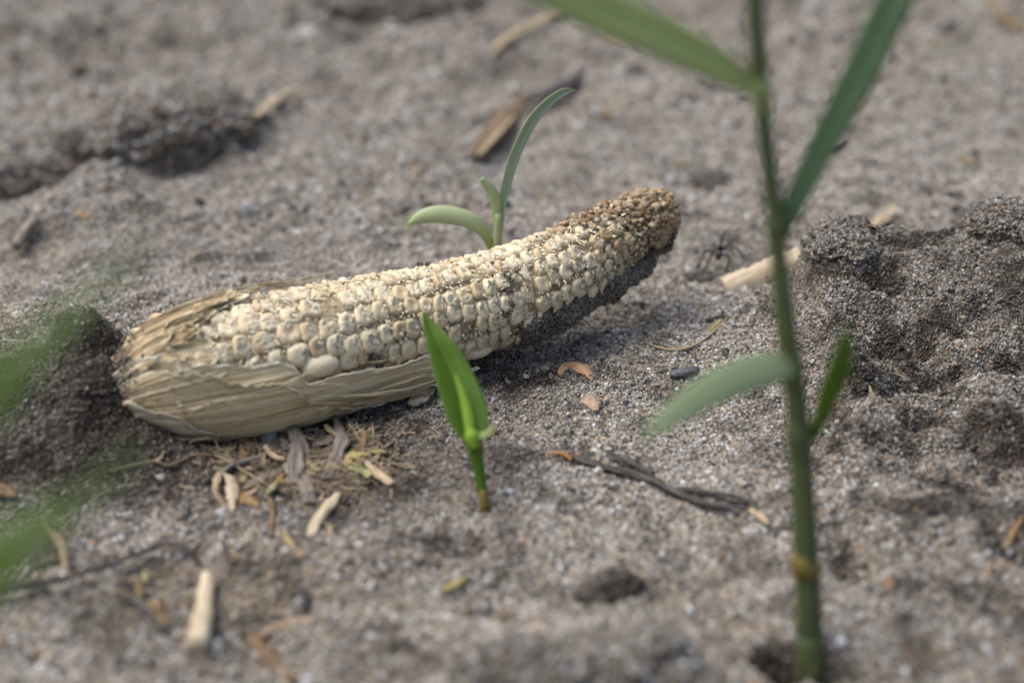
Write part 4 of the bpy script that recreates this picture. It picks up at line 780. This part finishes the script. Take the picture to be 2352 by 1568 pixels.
# ------------------------------------------------------------------ bright sprout in front of the ear
b0 = hit(1116, 1176); dB = proj(b0)[2]; spr = empty('corn_sprout', tuple(b0), 'bright green pointed sprout standing in front of the ear', 'seedling'); wk = K*dB
ad = lambda pts, d0, d1: [atd(u, v, d0+(d1-d0)*i/(len(pts)-1)) for i, (u, v) in enumerate(pts)]
tube('stem', [b0-np.array([0, 0, .001])]+ad([(1113, 1150), (1105, 1105), (1097, 1060), (1088, 1015)], dB, dB-.002), [12*wk, 12*wk, 13*wk, 15*wk, 20*wk], M_lf_bright, spr, n=26, m=14)
tube('sheath_base', [b0-np.array([0, 0, .001])]+ad([(1114, 1155), (1109, 1125)], dB-.001, dB-.001), [13*wk, 13*wk, 10*wk], M_node, spr, n=12, m=12, rough=.2)
blade('leaf', ad([(1086, 1020), (1078, 975), (1066, 930), (1050, 885), (1030, 835), (1005, 785), (988, 752), (970, 715)], dB-.002, dB+.012), [a*wk for a in (38, 92, 102, 96, 84, 56, 34, 3)], M_lf_bright, spr, face=(.35, -1, .15), curl=.9, n=60, m=17, fold=.7, thick=.0004)
tube('leaf_collar', ad([(1092, 1030), (1084, 1003), (1078, 985)], dB-.0035, dB-.003), [12*wk, 18*wk, 10*wk], M_lf_lime, spr, n=12, m=12)
blade('midrib', ad([(1080, 990), (1074, 950), (1062, 905), (1046, 860)], dB-.003, dB+.002), [a*wk for a in (22, 24, 16, 4)], M_lf_lime, spr, face=(.2, -1, .15), curl=.8, n=24, m=7)
blade('leaf', ad([(1094, 1000), (1112, 996), (1130, 984), (1136, 974)], dB-.003, dB-.006), [a*wk for a in (18, 26, 24, 10)], M_lf_pale, spr, face=(0, -.3, 1.), curl=1.2, n=20, m=9)
# ------------------------------------------------------------------ tall young plant on the right
b0 = hit(1868, 1552); dB = proj(b0)[2]; pl = empty('young_corn_plant', tuple(b0), 'tall blurred green plant stalk with four leaves in the right foreground', 'plant'); wk = K*dB
dp = lambda v: np.interp(v, [-60, 1552], [dB-.048, dB])
st = [(1733, -60), (1737, 60), (1748, 200), (1762, 350), (1780, 500), (1795, 650), (1812, 800), (1832, 950), (1843, 1100), (1850, 1250), (1858, 1400), (1868, 1552)]
P = [atd(u, v, dp(v)) for u, v in st][::-1]; P[0] = b0-np.array([0, 0, .008]); rd = [31, 30, 29, 27, 26, 24, 22, 20, 20, 21, 21, 20]
tube('stalk', P, [r*K*proj(p_)[2] for r, p_ in zip(rd, P)], M_stalk, pl, n=70, m=20)
for v0, f_ in ((212, 1.28), (520, 1.30), (842, 1.32), (1000, 1.22)):           # swollen joints where the leaf sheaths leave the stalk
    u_ = lambda v: float(np.interp(v, [b for _, b in st], [a for a, _ in st])); r_ = float(np.interp(v0, [b for _, b in st], rd[::-1]))
    vs = (v0+46, v0+20, v0, v0-16, v0-34); q = [atd(u_(v), v, dp(v)) for v in vs]
    tube('leaf_joint', q, [r_*g*K*proj(p_)[2] for g, p_ in zip((1.02, 1.12, f_, 1.14, .98), q)], M_stalk if v0 != 212 else M_lf_pale, pl, n=16, m=16, rough=.08, seed=v0)
q = [atd(u, v, dp(v)-.001) for u, v in [(1818, 1280), (1840, 1295), (1856, 1320)]]; tube('node_sheath', q, [10*wk, 29*wk, 27*wk], M_node, pl, n=12, m=14, rough=.2)
q = [atd(u, v, dp(v)-.0005) for u, v in [(1866, 1560), (1862, 1500), (1860, 1460)]]; tube('node_sheath', q, [33*wk, 32*wk, 27*wk], M_stalk, pl, n=12, m=14, rough=.1)
lf = lambda pts, d: [atd(u, v, dp(v)+d*i/(len(pts)-1)) for i, (u, v) in enumerate(pts)]
blade('leaf', lf([(1756, 215), (1700, 178), (1610, 128), (1510, 78), (1410, 34), (1310, -12), (1220, -50), (1120, -70)], -.01), [a*wk for a in (26, 62, 84, 96, 100, 98, 92, 60)], M_lf_pale, pl, face=(.1, -1, 1), curl=.7, n=50, m=13, fold=.2, thick=.0004)
blade('leaf', lf([(1790, 560), (1822, 470), (1865, 385), (1915, 285), (1965, 190), (2010, 95), (2055, 0), (2090, -80)], .012), [a*wk for a in (26, 50, 56, 66, 74, 76, 78, 76)], M_lf_dark, pl, face=(-.5, -1, .1), curl=.8, n=50, m=13, fold=.25, thick=.0004)
blade('leaf', lf([(1826, 835), (1780, 840), (1704, 862), (1650, 887), (1590, 920), (1530, 962), (1475, 1010)], -.050), [a*wk for a in (50, 70, 74, 70, 60, 40, 4)], M_lf_grey, pl, face=(.1, -.9, 1), curl=.6, n=50, m=13, thick=.0004)
blade('leaf', lf([(1868, 1010), (1885, 960), (1905, 905), (1927, 850), (1940, 800), (1942, 742)], -.025), [a*wk for a in (20, 36, 48, 50, 38, 4)], M_lf_bright, pl, face=(-.3, -1, .2), curl=1.2, n=40, m=13, thick=.0004)
# ------------------------------------------------------------------ plant close to the lens on the left
b0 = np.array([-.118, -.262, 0]); b0[2] = H(b0[0], b0[1]); npn = empty('grass_plant', tuple(b0), 'very blurred green leaves reaching in from the left edge close to the lens', 'plant'); dn = .17; wk = K*dn
top = atd(-420, 1250, dn); top2 = atd(-450, 1500, dn)
tube('stalk', [b0-np.array([0, 0, .003]), (b0+top2)/2, top2, top], [.0022, .002, .0018, .0012], M_stalk, npn, n=30, m=12)
blade('leaf', [top, atd(-180, 1060, dn-.005), atd(-20, 895, dn-.01), atd(110, 765, dn-.01), atd(240, 640, dn-.005), atd(380, 490, dn+.01)], [a*wk for a in (60, 150, 138, 75, 36, 4)], M_lf_near, npn, face=(0, -.6, 1), curl=.7, n=40, m=9, thick=.0003)
blade('leaf', [top2, atd(-200, 1430, dn-.005), atd(-30, 1300, dn-.01), atd(90, 1205, dn-.01), atd(210, 1120, dn-.005), atd(340, 1005, dn+.01)], [a*wk for a in (60, 165, 170, 115, 50, 5)], M_lf_near, npn, face=(0, -.6, 1), curl=.7, n=40, m=9, thick=.0003)
print('tris', sum(len(m.polygons) for m in bpy.data.meshes))
